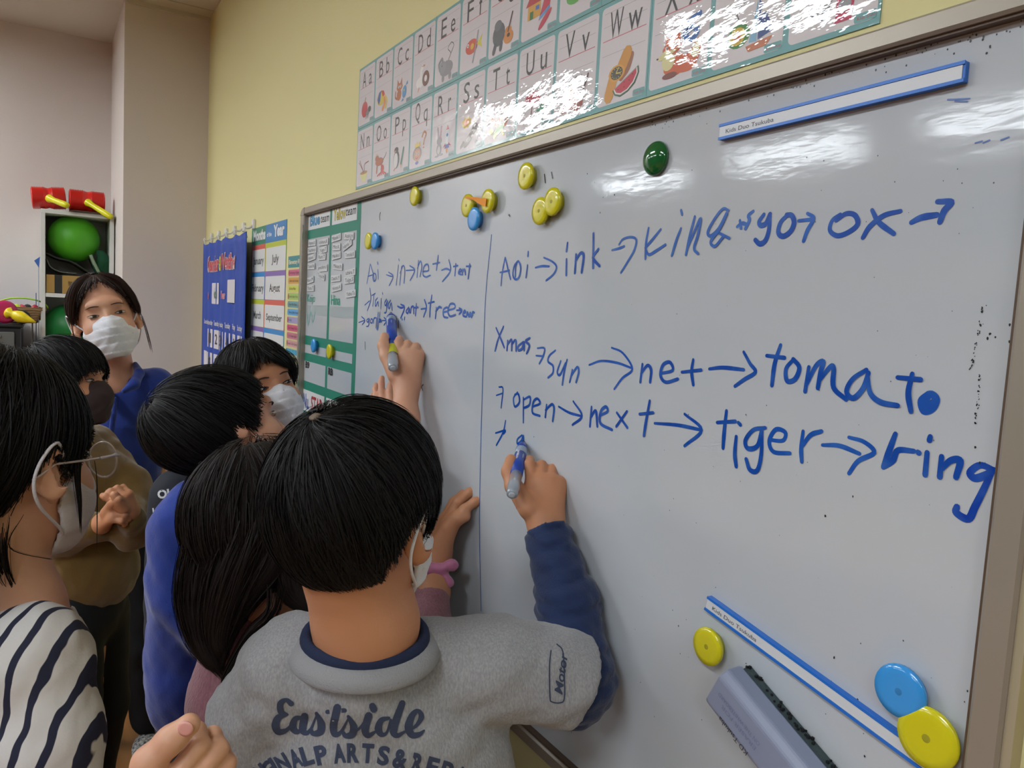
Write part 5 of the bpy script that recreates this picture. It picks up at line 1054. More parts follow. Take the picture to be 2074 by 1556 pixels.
# ---------------------------------------------------------------- boy at the board (grey T-shirt)
def boy_grey():
    hd = Head(P(728, 1048, .823), V(.36, .12, .93), V(.08, 1, -.05), .955)
    NB = P(742, 1262, .835); shL, shR = P(592, 1352, .86), P(1000, 1350, .90); ch = P(788, 1500, .90); hip = ch+np.array([-.02, .03, -.30])
    lat = nrm((shR-shL)*[1, 1, 0]); Rb = np.stack([lat, np.cross([0, 0, 1], lat), [0, 0, 1.]], 1)
    p = person('boy in grey T-shirt over navy long sleeves, seen from behind, writing with raised right hand', hip)
    elb, mid, wr = P(1166, 1372, .945), P(1150, 1220, .985), P(1105, 1066, 1.04)
    B = Rec(); hd.skin(B); B.cone(hd.w((0, -.026, -.045)), .049, NB, .054, .02); B.cone(NB, .054, NB-D(.05)+Rb[:, 1]*.02, .05, .02)
    ms = [B.run(.003)]
    H = Rec(); mcp = P(1107, 972, 1.062)
    hand(H, wr, mcp, V(-.1, .25, -1), [(.25, .75, .5), (.65, 1.25, .8), (.75, 1.25, .8), (.85, 1.2, .8)], -1, .88, thumb=[P(1070, 1030, 1.04), P(1040, 985, 1.06), P(1031, 955, 1.075), P(1035, 932, 1.09)], spread=.10)
    H.cone(wr, .0205, P(1114, 1115, 1.025), .0205, .02); H.cone(P(1114, 1115, 1.025), .0205, mid, .027, .02); H.cone(mid, .027, elb, .030, .02)
    ms.append(H.run(.0021))
    ms.append(torso_body([(shL, .045, shR, .045), (ch, .09, hip, .09), (NB-D(.06)+Rb[:, 1]*.02, .04, ch, .08), (shR, .04, elb, .034), (hip, .08, hip-D(.3), .05), (shL, .04, P(548, 1480, .93), .03)]))
    v, f = cat_mesh(ms); mesh('body', v, f, m_skin, p, True)
    # T-shirt
    S = Rec(); S.cone(shL, .052, shR, .054, .015); S.ell(ch-D(.035), Rb, (.150, .106, .155), .03); S.ell(ch-D(.17), Rb, (.146, .104, .20), .04)
    S.cone(NB+D(-.068), .056, ch+D(.03), .095, .03)
    se = P(1140, 1372, .925); S.cone(shR, .057, se, .058, .02)
    S.cone(shL, .053, P(528, 1440, .88), .052, .02); S.cone(P(528, 1440, .88), .052, P(532, 1540, .90), .050, .02)
    def post(s):
        s.fold(.0055, 24, 11); s.fold(.0022, 75, 4, (1, 1, .5)); s.fold(.0012, 130, 14)
        s.cone(NB+D(.05), .070, NB-D(.028)-Rb[:, 1]*.002, .050, .010, 'sub')
        halfspace(s, hip-D(.04), (0, 0, -1)); halfspace(s, P(1160, 1372, .945), nrm(se-shR)+D(-.18))
    v, f = S.run(.0042, post); ts = mesh('t_shirt', v, f, mat('heather_grey', '8f8f92', .9, mix='a3a3a5', mscale=480, stretch=(1, 1, .4), bump=.5, bscale=420, sheen=.2), p, True)
    S = Rec(); arm = P(505, 1420, .90)
    m_navy = mat('navy_jersey', '112751', .85, bump=.4, bscale=350, sheen=.2)
    S.cone(shR, .045, P(1150, 1385, .935), .047, .02); S.cone(P(1150, 1385, .935), .047, elb, .045, .02); S.cone(elb, .045, mid, .040, .02); S.cone(mid, .040, P(1112, 1092, 1.027), .031, .01); S.cone(P(1112, 1092, 1.027), .031, P(1108, 1078, 1.032), .031, .004)
    def post2(s): s.fold(.0042, 80, 9, (.5, .5, 1.5)); halfspace(s, P(1107, 1073, 1.03), wr-mid)
    v, f = S.run(.0035, post2); mesh('long_sleeve', v, f, m_navy, p, True)
    S = Rec(); lw = shL+np.array([-.02, .05, -.36]); arm = P(548, 1480, .93); lw = arm+Rb[:, 1]*.10-D(.20); S.cone(arm, .036, arm-D(.10)+Rb[:, 1]*.04, .036, .02); S.cone(arm-D(.10)+Rb[:, 1]*.04, .036, lw, .028, .02); v, f = S.run(.006, lambda s: s.fold(.003, 60, 3)); mesh('long_sleeve', v, f, m_navy, p, True)
    # collars
    cR = np.stack([Rb[:, 0], Rb[:, 1], Rb[:, 2]], 1)
    nb2 = NB-D(.022)
    bn = []; nr = 48
    for (a_, b_, dz) in ((.066, .053, .006), (.071, .058, .006), (.078, .065, -.002), (.083, .070, -.010), (.081, .068, -.015)): bn.append(ring(nb2+D(dz), cR, a_, b_, .010, nr))
    bn = np.vstack(bn); bf = [(k*nr+q, k*nr+(q+1) % nr, (k+1)*nr+(q+1) % nr, (k+1)*nr+q) for k in range(4) for q in range(nr)]
    mesh('neck_ribbing', bn, bf, mat('heather_rib', '97979a', .9, bump=.8, bscale=500), p, True)
    rp = ring(nb2+D(.004), cR, .064, .051, .010); v, f = tube(rp, .0070, 10, True, flat=1.7); mesh('undershirt_collar', v, f, mat('navy_dark', '1a2544', .9, bump=.4, bscale=400), p, True)
    # printing on the back
    F = Flat(); z = lambda L: [(440+a/2.5925, -(1150+b/2.5925)) for a, b in L]
    nv = '39425a'
    for st, w in (([(388, 715), (362, 695), (332, 715), (335, 758), (368, 772)], [9, 6, 10, 10, 4]), ([(368, 772), (322, 788), (306, 830), (322, 862), (360, 856), (388, 828)], [4, 11, 13, 11, 7, 4]),
                  ([(448, 788), (410, 795), (396, 838), (418, 862), (440, 845), (456, 790)], [5, 9, 12, 9, 4, 4]), ([(458, 782), (448, 850), (470, 868), (492, 845), (522, 775)], [12, 12, 8, 4, 3]),
                  ([(520, 765), (545, 820), (540, 862), (505, 872), (492, 855)], [5, 12, 12, 8, 6]), ([(630, 735), (610, 830), (618, 875), (650, 862), (690, 790)], [12, 12, 10, 5, 3]), ([(578, 758), (668, 750)], [7, 7]),
                  ([(688, 782), (716, 835), (708, 875), (675, 884), (662, 868)], [5, 12, 12, 8, 6]), ([(672, 880), (740, 850), (790, 785)], [3, 4, 4]), ([(795, 778), (776, 850), (792, 882), (830, 862)], [12, 12, 9, 4]), ([(815, 728), (822, 745)], [11, 11]),
                  ([(900, 790), (862, 802), (846, 845), (862, 876), (890, 866), (912, 800)], [5, 9, 12, 9, 4, 4]), ([(972, 712), (940, 800), (925, 860), (945, 882), (985, 862)], [10, 12, 12, 8, 4]),
                  ([(985, 862), (1040, 835), (1072, 785), (1055, 752), (1025, 775), (1005, 835), (1022, 878), (1060, 876), (1086, 855)], [3, 5, 9, 6, 10, 13, 11, 8, 3])):
        F.line(z(st), 10, nv, 1, ww=[q*1.3 for q in w], n=5)
    for chv, x, y, rt in (('I', 178, 1110, 42), ('R', 215, 1085, 40), ('I', 246, 1066, 37), ('G', 272, 1058, 36), ('I', 296, 1040, 33), ('N', 342, 1024, 30), ('A', 410, 1003, 22), ('L', 470, 988, 17), ('P', 545, 984, 13), ('A', 640, 976, 6), ('R', 712, 974, 1), ('T', 790, 976, -4), ('S', 873, 988, -8), ('&', 962, 1006, -11), ('R', 1052, 1028, -13), ('E', 1130, 1048, -15), ('P', 1205, 1070, -17), ('A', 1275, 1095, -19)):
        u = z([(x, y)])[0]; hh = 36 if chv in 'IRGN' and x < 345 else 40; a = math.radians(rt)
        F.text(chv, u[0]+math.sin(a)*hh*.5, u[1]-math.cos(a)*hh*.5, hh, nv, 1, w=24 if chv not in 'I&' else (7 if chv == 'I' else 30), bold=.045, rot=rt) if 0 else None
        v2, f2 = text2d(chv, .045); v2 = v2-v2.max(0)/2; sz = v2.max(0)*2; tw = 24 if chv not in 'I&' else (7 if chv == 'I' else 30)
        v2 = v2*np.array([tw/max(sz[0], .01), hh/sz[1]]); v2 = v2@np.array([[math.cos(a), math.sin(a)], [-math.sin(a), math.cos(a)]])
        F.raw(v2+np.array(u), f2, nv, 1)
    proj_decal(ts, [(a, -b, l) for a, b, l in F.v], F.f, mat('shirt_print', 'ffffff', .9, vcol=True), 'back_print', p, cols=F.c)
    F = Flat(); F.text('Motor', 1139, -1408, 17, nv, 1, w=86, bold=.02, italic=.3, rot=82, align='l')
    F.line([(1128, -1305), (1140, -1320), (1143, -1370), (1143, -1415), (1134, -1424), (1118, -1422), (1114, -1412), (1113, -1350), (1116, -1318)], 2.6, nv, 1, n=4)
    proj_decal(ts, [(a, -b, l) for a, b, l in F.v], F.f, MATS['shirt_print'], 'sleeve_print', p, cols=F.c)
    line = [(0, .045), (.7, .02), (1.1, -.005), (1.30, -.008), (1.42, .032), (1.8, .034), (2.05, .028), (2.25, -.030), (2.6, -.066), (3.15, -.082)]
    hd.hair(p, m_hair, line, R=(.086, .106, .101), whorl=(-.22, -.42, .88), n=10000, L=.125, w=.0012, lift=.006, over=.016, seed=3, h=.004)
    hd.mask(p, name='face_mask')
    wp = np.array([0, -.014, .034])+nrm((-.22, -.42, .88))*np.array([.086, .106, .101]); S = Sdf(hd.w(wp)-.03, hd.w(wp)+.03, .0015); nn_ = nrm(hd.R@(nrm((-.22, -.42, .88))/np.array([.086, .106, .101]))); xx, yy, zz_ = frame_of(nn_)
    S.ell(hd.w(wp)+nn_*.0008, np.stack([xx, yy, zz_], 1), (.0085, .0065, .0022), 0); v, f = S.mesh(); mesh('scalp_whorl', v, f, mat('scalp', '6e5c48', .7), p, True)
    full_lower(p, hip, FW+RT*.5, 1.3, m_black, m_shoe)
    marker_pen(WY(1060, 895, -.001), P(1037, 1003, 1.005), .0090, 'b', 'blue whiteboard marker in the hand of the boy in grey')
boy_grey()

def simple_top(p, name, m, prims, h=.005, folds=((.003, 30, 1),), cuts=(), subs=(), sm=1):
    S = Rec()
    for q in prims:
        if len(q) == 4: S.ell(*q)
        else: S.cone(*q)
    def post(s):
        for a in folds: s.fold(*a)
        for a in subs: s.cone(*a, op='sub')
        for c in cuts: halfspace(s, *c)
    v, f = S.run(h, post, sm); return mesh(name, v, f, m, p, True)

# ---------------------------------------------------------------- girl with long hair and pink cardigan
def girl_pink():
    rng = np.random.default_rng(5)
    hd = Head(P(560, 1085, 1.0), V(.62, .02, .78), V(-.05, 1, .1), .96)
    NB = P(590, 1245, 1.04); shL, shR = P(500, 1290, 1.02), P(760, 1290, 1.14); ch = P(580, 1440, 1.09); hip = ch+np.array([0, 0, -.30])
    lat = nrm((shR-shL)*[1, 1, 0]); Rb = np.stack([lat, np.cross([0, 0, 1], lat), [0, 0, 1.]], 1)
    p = person('girl with long loose dark hair and dusty pink ribbed cardigan, reaching to the board', hip)
    wr, mcp, el = P(886, 1125, 1.29), P(902, 1052, 1.295), P(860, 1290, 1.22)
    B = Rec(); hd.skin(B); B.cone(hd.w((0, -.026, -.045)), .047, NB, .050, .02); ms = [B.run(.0045)]
    H = Rec(); hand(H, wr, mcp, V(-.85, .35, -.4), [(.35, .35, .3), (.3, .4, .3), (.35, .4, .3), (.4, .4, .3)], 1, 1.0, thumb=[P(892, 1100, 1.28), P(908, 1068, 1.275), P(926, 1050, 1.27), P(942, 1046, 1.27)], spread=.22)
    H.cone(wr, .0195, P(878, 1200, 1.26), .024, .02); H.cone(P(878, 1200, 1.26), .024, el, .028, .02); ms.append(H.run(.0026))
    ms.append(torso_body([(shL, .04, shR, .04), (ch, .08, hip, .08), (NB, .04, ch, .07), (shR, .035, el, .03), (hip, .07, hip-D(.3), .05)]))
    v, f = cat_mesh(ms); mesh('body', v, f, m_skin, p, True)
    m_pink = mat('pink_rib_knit', '9c6a72', .9, bump=1, bscale=90, stretch=(6, 6, .25), sheen=.3, mix='8c5c66', mscale=60)
    la = P(455, 1420, 1.0)
    simple_top(p, 'cardigan', m_pink, [(shL, .052, shR, .055, .03), (ch-D(.02), Rb, (.138, .100, .16), .03), (ch-D(.18), Rb, (.136, .105, .20), .04), (NB-D(.03), .050, ch+D(.06), .09, .03),
        (shL, .052, la, .044, .02), (la, .044, P(440, 1560, .99), .04, .02), (shR, .052, P(820, 1330, 1.18), .045, .02), (P(820, 1330, 1.18), .045, el, .042, .02), (el, .042, P(876, 1215, 1.255), .031, .02)],
        h=.0055, folds=((.0035, 26, 21), (.0015, 60, 3)), cuts=((hip-D(.06), (0, 0, -1)),), subs=((NB+D(.06), .06, NB-D(.02), .046, .01),))
    S = Rec(); c = P(894, 1152, 1.26)
    I_ = np.stack([RT, FW, UP], 1)
    S.ell(c, I_, (.008, .009, .008), .003); S.ell(c+RT*.016+UP*.006, I_, (.013, .008, .0105), .004); S.ell(c-RT*.015+UP*.001, I_, (.012, .008, .010), .004); S.cone(c, .005, c+RT*.013-UP*.024, .0085, .003); S.cone(c, .005, c-RT*.006-UP*.022, .007, .003); S.cone(c-RT*.03-UP*.004, .010, c, .009, .004)
    v, f = S.run(.003, lambda s: s.fold(.002, 160, 3)); mesh('wrist_scrunchie', v, f, mat('pink_satin', 'c2739a', .5, sheen=.5), p, True)
    line = [(0, .045), (.7, .02), (1.1, -.03), (1.5, -.05), (1.9, -.07), (3.15, -.10)]
    hd.hair(p, m_hairb, line, R=(.088, .106, .100), whorl=(0, -.1, 1), n=5200, L=.13, w=.0014, lift=.008, over=.03, ragged=.0, seed=8, h=.005)
    ms = []
    for pts, r, n in (([P(520, 970, .97), P(460, 1020, .96), P(430, 1110, .945), P(410, 1210, .935), P(418, 1300, .925), P(452, 1374, .92)], [.03, .036, .034, .030, .020, .004], 800),
                      ([P(535, 1000, .95), P(505, 1090, .93), P(470, 1180, .92), P(445, 1270, .915), P(450, 1340, .92)], [.035, .040, .034, .022, .006], 800),
                      ([P(570, 1060, .95), P(545, 1130, .93), P(505, 1195, .92), P(468, 1270, .915), P(450, 1350, .915)], [.035, .032, .020, .010, .003], 400),
                      ([P(610, 1040, .98), P(640, 1110, .985), P(640, 1180, .985), P(625, 1235, .98)], [.04, .045, .035, .012], 400),
                      ([P(600, 1090, .95), P(590, 1150, .94), P(600, 1200, .935), P(640, 1250, .93)], [.035, .028, .018, .004], 350),
                      ([P(560, 1180, .91), P(550, 1240, .905), P(505, 1285, .905), P(455, 1375, .91), P(470, 1383, .91)], [.012, .008, .006, .004, .002], 70),
                      ([P(480, 1020, .95), P(410, 1120, .935), P(378, 1200, .93), P(385, 1270, .93), P(430, 1340, .92)], [.02, .018, .014, .010, .003], 260)):
        ms.append(lock(pts, r, n, .0014, rng)); g = catmull(pts, 4); S = Rec()
        rr = np.interp(np.linspace(0, 1, len(g)), np.linspace(0, 1, len(r)), r)*.8
        if max(r) > .02:
            for i in range(len(g)-2): S.cone(g[i], max(rr[i], .003), g[i+1], max(rr[i+1], .003), .01)
            ms.append(S.run(.006, lambda s: s.fold(.002, 90, 3, (1, 1, .25))))
    v, f = cat_mesh(ms); mesh('long_hair', v, f, m_hairb, p, True)
    hd.mask(p)
    full_lower(p, hip, V(.6, 0, .8), 1.3, mat('denim', '2a3346', .9), m_shoe)
girl_pink()

# ---------------------------------------------------------------- boy in blue sweatshirt
def boy_blue():
    hd = Head(P(463, 871, 1.465), V(.644, .199, .539), V(.134, 1, .512), 1.0)
    NB = P(440, 1005, 1.44); shN, shF = P(384, 1068, 1.38), P(515, 1062, 1.50); ch = P(438, 1165, 1.44); hip = ch+np.array([-.01, 0, -.30])
    lat = nrm((shF-shN)*[1, 1, 0]); Rb = np.stack([lat, np.cross([0, 0, 1], lat), [0, 0, 1.]], 1)
    p = person('boy in royal blue sweatshirt and black trousers, watching the board in profile', hip)
    B = Rec(); hd.skin(B); B.cone(hd.w((0, -.028, -.045)), .049, NB, .052, .02); ms = [B.run(.004)]
    el, wr, mcp = P(372, 1215, 1.36), P(430, 1300, 1.32), P(475, 1315, 1.31)
    H = Rec(); hand(H, wr, mcp, V(-.3, .6, -.7), [(.3, .5, .4)]*4, 1, .88, thumb=[P(440, 1292, 1.315), P(460, 1284, 1.31), P(478, 1280, 1.31)]); H.cone(wr, .019, el, .028, .02); ms.append(H.run(.004))
    ms.append(torso_body([(shN, .04, shF, .04), (ch, .08, hip, .08), (NB-D(.03), .04, ch, .07), (shN, .034, el, .03), (hip, .07, hip-D(.3), .05)]))
    v, f = cat_mesh(ms); mesh('body', v, f, m_skin2, p, True)
    m_b = mat('royal_blue_fleece', '133590', .9, bump=.3, bscale=250, sheen=.3)
    simple_top(p, 'sweatshirt', m_b, [(shN, .058, shF, .055, .03), (ch+D(.01), Rb, (.130, .100, .20), .04), (ch-D(.17), Rb, (.128, .112, .18), .04), (NB-D(.02), .052, ch+D(.1), .10, .03), (shN, .056, el, .046, .02), (el, .044, P(415, 1290, 1.33), .034, .02)],
        h=.0055, folds=((.004, 24, 31), (.0016, 60, 5)), cuts=((hip-D(.045), (0, 0, -1)),), subs=((NB+D(.06), .060, NB-D(.02), .050, .01),))
    rp = ring(NB-D(.012), Rb, .066, .060, -.006); v, f = tube(rp, .0095, 8, True); mesh('neck_ribbing', v, f, mat('blue_rib', '18449f', .9, bump=.8, bscale=400), p, True)
    line = [(0, .086), (.4, .078), (.8, .058), (1.05, .026), (1.25, -.012), (1.40, -.036), (1.52, .00), (1.8, -.022), (2.1, -.060), (2.5, -.085), (3.15, -.10)]
    hd.hair(p, m_hair, line, R=(.086, .115, .094), c=(0, -.030, .030), whorl=(.1, -.75, .6), n=6000, L=.14, w=.0014, lift=.010, over=.006, ragged=.004, seed=13, h=.005)
    hd.eyes(p, closed=.3, sides=(-1, 1))
    full_lower(p, hip+D(.02), V(.8, 0, .6), 1.3, m_black, m_shoe)
boy_blue()

# ---------------------------------------------------------------- child in white mask leaning in
def child_lean():
    hd = Head(P(530, 791, 1.69), V(.360, .08, -.415), V(-.10, 1, -.298), .92)
    NB = P(590, 915, 1.70); shA, shB = P(540, 970, 1.64), P(640, 970, 1.76); ch = P(600, 1070, 1.72); hip = ch+np.array([0, 0, -.32])
    lat = nrm((shB-shA)*[1, 1, 0]); Rb = np.stack([lat, np.cross([0, 0, 1], lat), [0, 0, 1.]], 1)
    p = person('black-haired child in white mask and green collar leaning in beside the board', hip)
    B = Rec(); hd.skin(B); B.cone(hd.w((0, -.02, -.055)), .045, NB, .050, .02); ms = [B.run(.0035)]
    ms.append(torso_body([(shA, .04, shB, .04), (ch, .08, hip, .08), (NB, .04, ch, .07), (hip, .07, hip-D(.3), .05), (shA, .035, shA-D(.22), .03)]))
    v, f = cat_mesh(ms); mesh('body', v, f, m_skin, p, True)
    simple_top(p, 'shirt', mat('green_shirt', '176a55', .85, bump=.3), [(shA, .055, shB, .055, .03), (ch, Rb, (.13, .10, .19), .04), (ch-D(.17), Rb, (.13, .10, .18), .04), (NB, .052, ch+D(.1), .1, .03), (shA, .054, shA-D(.24), .042, .02), (shB, .054, shB-D(.24), .042, .02)], h=.008, cuts=((hip-D(.05), (0, 0, -1)),), subs=((NB+D(.08), .056, NB+D(.0), .048, .01),))
    rp = ring(NB+D(.012), Rb, .060, .056); v, f = tube(rp, .009, 8, True); mesh('collar', v, f, mat('green_collar', '1c7a62', .85), p, True)
    rp = ring(NB+D(.022), Rb, .056, .052); v, f = tube(rp, .004, 8, True); mesh('collar_piping', v, f, mat('white_piping', 'd8d8d8', .8), p, True)
    line = [(0, .072), (.35, .064), (.7, .050), (1.0, .018), (1.30, -.030), (1.7, -.055), (2.2, -.075), (3.15, -.09)]
    hd.hair(p, m_hair, line, R=(.087, .106, .094), whorl=(-.1, .10, .99), n=5200, L=.13, w=.0015, lift=.007, over=.012, ragged=.006, seed=17, h=.004, xline=lambda p: .045*np.clip(-p[..., 0]/.05, 0, 1)*(p[..., 1] > .0))
    hd.eyes(p, closed=.45, look=(-.002, -.001)); hd.mask(p, zt=-.010)
    rng = np.random.default_rng(4)
    # fringe locks falling over the brow
    ms = [lock([hd.w(q) for q in L_], [.010, .012, .008, .002], 90, .0014, rng) for L_ in (((-.035, .060, .088), (-.052, .086, .050), (-.056, .084, .020), (-.052, .082, -.004)), ((.03, .064, .088), (.055, .082, .05), (.066, .060, .01), (.070, .050, -.02)), ((.0, .07, .092), (-.012, .096, .062), (-.03, .098, .042), (-.045, .094, .026)))]
    v, f = cat_mesh(ms); mesh('fringe', v, f, m_hair, p, True)
    full_lower(p, hip, V(.3, 0, -.9), 1.3, mat('grey_trousers', '33353a', .9), m_shoe)
child_lean()

# ---------------------------------------------------------------- child in dark jersey behind the boy in blue
def child_dark():
    hd = Head(P(395, 890, 1.72), V(.9, 0, .3), V(0, 1, 0), .95)
    NB = P(400, 985, 1.74); shA, shB = P(362, 1005, 1.66), P(440, 1010, 1.82); ch = P(402, 1110, 1.74); hip = ch+np.array([0, 0, -.32])
    lat = nrm((shB-shA)*[1, 1, 0]); Rb = np.stack([lat, np.cross([0, 0, 1], lat), [0, 0, 1.]], 1)
    p = person('child in dark jersey with white letters, mostly hidden behind the boy in blue', hip)
    B = Rec(); hd.skin(B); B.cone(hd.w((0, -.02, -.055)), .045, NB, .050, .02); ms = [B.run(.007)]
    ms.append(torso_body([(shA, .04, shB, .04), (ch, .08, hip, .08), (NB, .04, ch, .07), (hip, .07, hip-D(.3), .05)])); v, f = cat_mesh(ms); mesh('body', v, f, m_skin, p, True)
    t = simple_top(p, 'jersey', mat('dark_jersey', '23262e', .9, bump=.3), [(shA, .055, shB, .055, .03), (ch, Rb, (.13, .10, .19), .04), (ch-D(.17), Rb, (.13, .10, .18), .04), (NB, .05, ch+D(.1), .1, .03), (shA, .054, shA-D(.24)-RT*.02, .044, .02), (shB, .054, shB-D(.24), .042, .02)], h=.009, cuts=((hip-D(.05), (0, 0, -1)),))
    F = Flat(); F.text('OLO', 345, -1008, 17, 'cfd0d4', 1, w=50, bold=.04, rot=8); F.text('UNITED', 340, -1040, 14, 'cfd0d4', 1, w=60, bold=.04, rot=8)
    proj_decal(t, [(a, -b, l) for a, b, l in F.v], F.f, MATS['shirt_print'], 'jersey_print', p, cols=F.c)
    hd.hair(p, m_hair, [(0, .045), (1., 0), (1.5, .01), (2., -.05), (3.15, -.09)], R=(.084, .104, .094), n=1200, L=.12, w=.002, seed=2, h=.007)
    full_lower(p, hip, V(.9, 0, .3), 1.3, mat('grey_trousers', '33353a', .9), m_shoe)
child_dark()

# ---------------------------------------------------------------- child writing in the middle, behind the boy in grey
def child_writer():
    hd = Head(P(742, 985, 1.32), V(.25, .1, .95), V(0, 1, 0), .92)
    NB = P(745, 1090, 1.30); shL, shR = P(650, 1110, 1.30), P(800, 1105, 1.34); ch = P(690, 1230, 1.32); hip = ch+np.array([0, 0, -.30])
    lat = nrm((shR-shL)*[1, 1, 0]); Rb = np.stack([lat, np.cross([0, 0, 1], lat), [0, 0, 1.]], 1)
    p = person('child with bare forearm raised, writing at the left panel, head hidden behind another head', hip)
    B = Rec(); hd.skin(B); B.cone(hd.w((0, -.026, -.045)), .045, NB, .050, .02); ms = [B.run(.006)]
    wr, mcp, el = P(824, 785, 1.430), P(828, 716, 1.444), P(808, 960, 1.36)
    H = Rec(); hand(H, wr, mcp, V(-.10, .22, -1), [(.30, .65, .4), (.70, 1.15, .8), (.80, 1.2, .8), (.9, 1.2, .8)], -1, .90, thumb=[P(800, 760, 1.43), P(782, 722, 1.44), P(776, 700, 1.45), P(779, 682, 1.465)], spread=.10)
    H.cone(wr, .0205, P(818, 850, 1.40), .026, .02); H.cone(P(818, 850, 1.40), .026, el, .032, .02); ms.append(H.run(.0026))
    wl, ml = P(786, 880, 1.47), P(771, 822, 1.49)
    H = Rec(); hand(H, wl, ml, V(-.35, .1, -1), [(.15, .25, .2), (.1, .2, .2), (.15, .25, .2), (.2, .3, .2)], 1, .80, thumb=[P(795, 860, 1.48), P(800, 838, 1.49), P(803, 822, 1.49)], spread=.10); H.cone(wl, .018, P(780, 980, 1.42), .026, .02); ms.append(H.run(.0028))
    ms.append(torso_body([(shL, .04, shR, .04), (ch, .08, hip, .08), (NB, .04, ch, .07), (hip, .07, hip-D(.3), .05), (shR, .04, el, .032), (shL, .035, P(780, 980, 1.42), .028)]))
    v, f = cat_mesh(ms); mesh('body', v, f, m_skin2, p, True)
    simple_top(p, 'shirt', mat('charcoal_shirt', '3a3c44', .9), [(shL, .055, shR, .055, .03), (ch, Rb, (.12, .09, .19), .04), (ch-D(.17), Rb, (.12, .09, .18), .04), (NB, .05, ch+D(.1), .1, .03)], h=.009, cuts=((hip-D(.05), (0, 0, -1)),))
    hd.hair(p, m_hair, [(0, .045), (1., 0), (1.5, .01), (2., -.05), (3.15, -.09)], R=(.084, .104, .094), n=1200, L=.12, w=.002, seed=2, h=.007)
    full_lower(p, hip, V(.3, 0, .9), 1.3, mat('grey_trousers', '33353a', .9), m_shoe)
    marker_pen(WY(792, 634, -.001), P(796, 746, 1.395), .0105, 'b', 'blue whiteboard marker with yellow band in the raised hand at the left panel', True)
child_writer()

# ---------------------------------------------------------------- child in olive sweatshirt
def child_olive():
    hd = Head(P(137, 783, 1.86), V(1.2, .20, .0), V(-.5, 1, .04), .915)
    NB = P(125, 880, 1.95); shN, shF = P(120, 930, 1.86), P(190, 905, 2.05); ch = P(165, 1040, 1.96); hip = P(165, 1225, 1.98)
    Rb = basis(V(.8, 0, -.1))
    p = person('child in olive green sweatshirt and dark mask with hands clasped, in front of the teacher', hip)
    B = Rec(); hd.skin(B); B.cone(hd.w((0, -.028, -.045)), .047, NB, .052, .02); ms = [B.run(.0045)]
    el, wr, mcp = P(268, 1075, 1.86), P(262, 1038, 1.78), P(250, 1010, 1.75)
    H = Rec(); hand(H, wr, mcp, V(.55, .35, -.7), [(.9, 1.2, .8), (1., 1.3, .8), (1., 1.3, .8), (1.1, 1.2, .8)], -1, .85, thumb=[P(250, 1030, 1.75), P(240, 1015, 1.735), P(232, 1003, 1.73)]); H.cone(wr, .019, P(275, 1070, 1.84), .026, .02); ms.append(H.run(.003))
    wl, ml = P(205, 1062, 1.80), P(228, 1035, 1.75)
    H = Rec(); hand(H, wl, ml, V(-.3, .6, -.7), [(.9, 1.2, .8), (1., 1.3, .8), (1., 1.3, .8), (1.1, 1.2, .8)], -1, .85, thumb=[P(215, 1040, 1.76), P(228, 1020, 1.74), P(240, 1012, 1.73)]); H.cone(wl, .019, P(150, 1090, 1.86), .026, .02); ms.append(H.run(.003))
    ms.append(torso_body([(shN, .04, shF, .04), (ch, .08, hip, .08), (NB, .04, ch, .07), (hip, .07, hip-D(.3), .05), (shF, .035, el, .03), (shN, .035, P(150, 1090, 1.86), .03)]))
    v, f = cat_mesh(ms); mesh('body', v, f, m_skin, p, True)
    simple_top(p, 'sweatshirt', mat('olive_fleece', '6c5120', .9, bump=.3, bscale=200, sheen=.3), [(shN, .058, shF, .056, .03), (ch, Rb, (.118, .125, .18), .04), (ch-D(.14), Rb, (.120, .142, .13), .05), (NB, .055, ch+D(.1), .10, .03),
        (shF, .056, P(262, 985, 1.98), .050, .02), (P(262, 985, 1.98), .050, el, .044, .02), (el, .044, P(266, 1052, 1.80), .034, .02), (shN, .054, P(130, 1080, 1.84), .048, .02), (P(130, 1080, 1.84), .048, P(190, 1068, 1.81), .036, .02)],
        h=.006, folds=((.006, 20, 41), (.0025, 48, 7)), cuts=((hip-D(.02), (0, 0, -1)),))
    line = [(0, .050), (.45, .040), (.8, .022), (1.15, -.01), (1.40, -.035), (1.52, -.01), (1.8, -.02), (2.1, -.06), (3.15, -.10)]
    hd.hair(p, m_hair, line, R=(.090, .108, .098), whorl=(.1, -.5, .8), n=4200, L=.13, w=.0018, lift=.010, over=.016, ragged=.004, seed=23, h=.005)
    hd.eyes(p, closed=.3); hd.mask(p, mat('dark_brown_mask', '3a2b2b', .85), pleat=.0003, zt=-.006)
    full_lower(p, hip+D(.0), V(.9, 0, 0), 1.3, m_black, m_shoe, rp=.078)
child_olive()

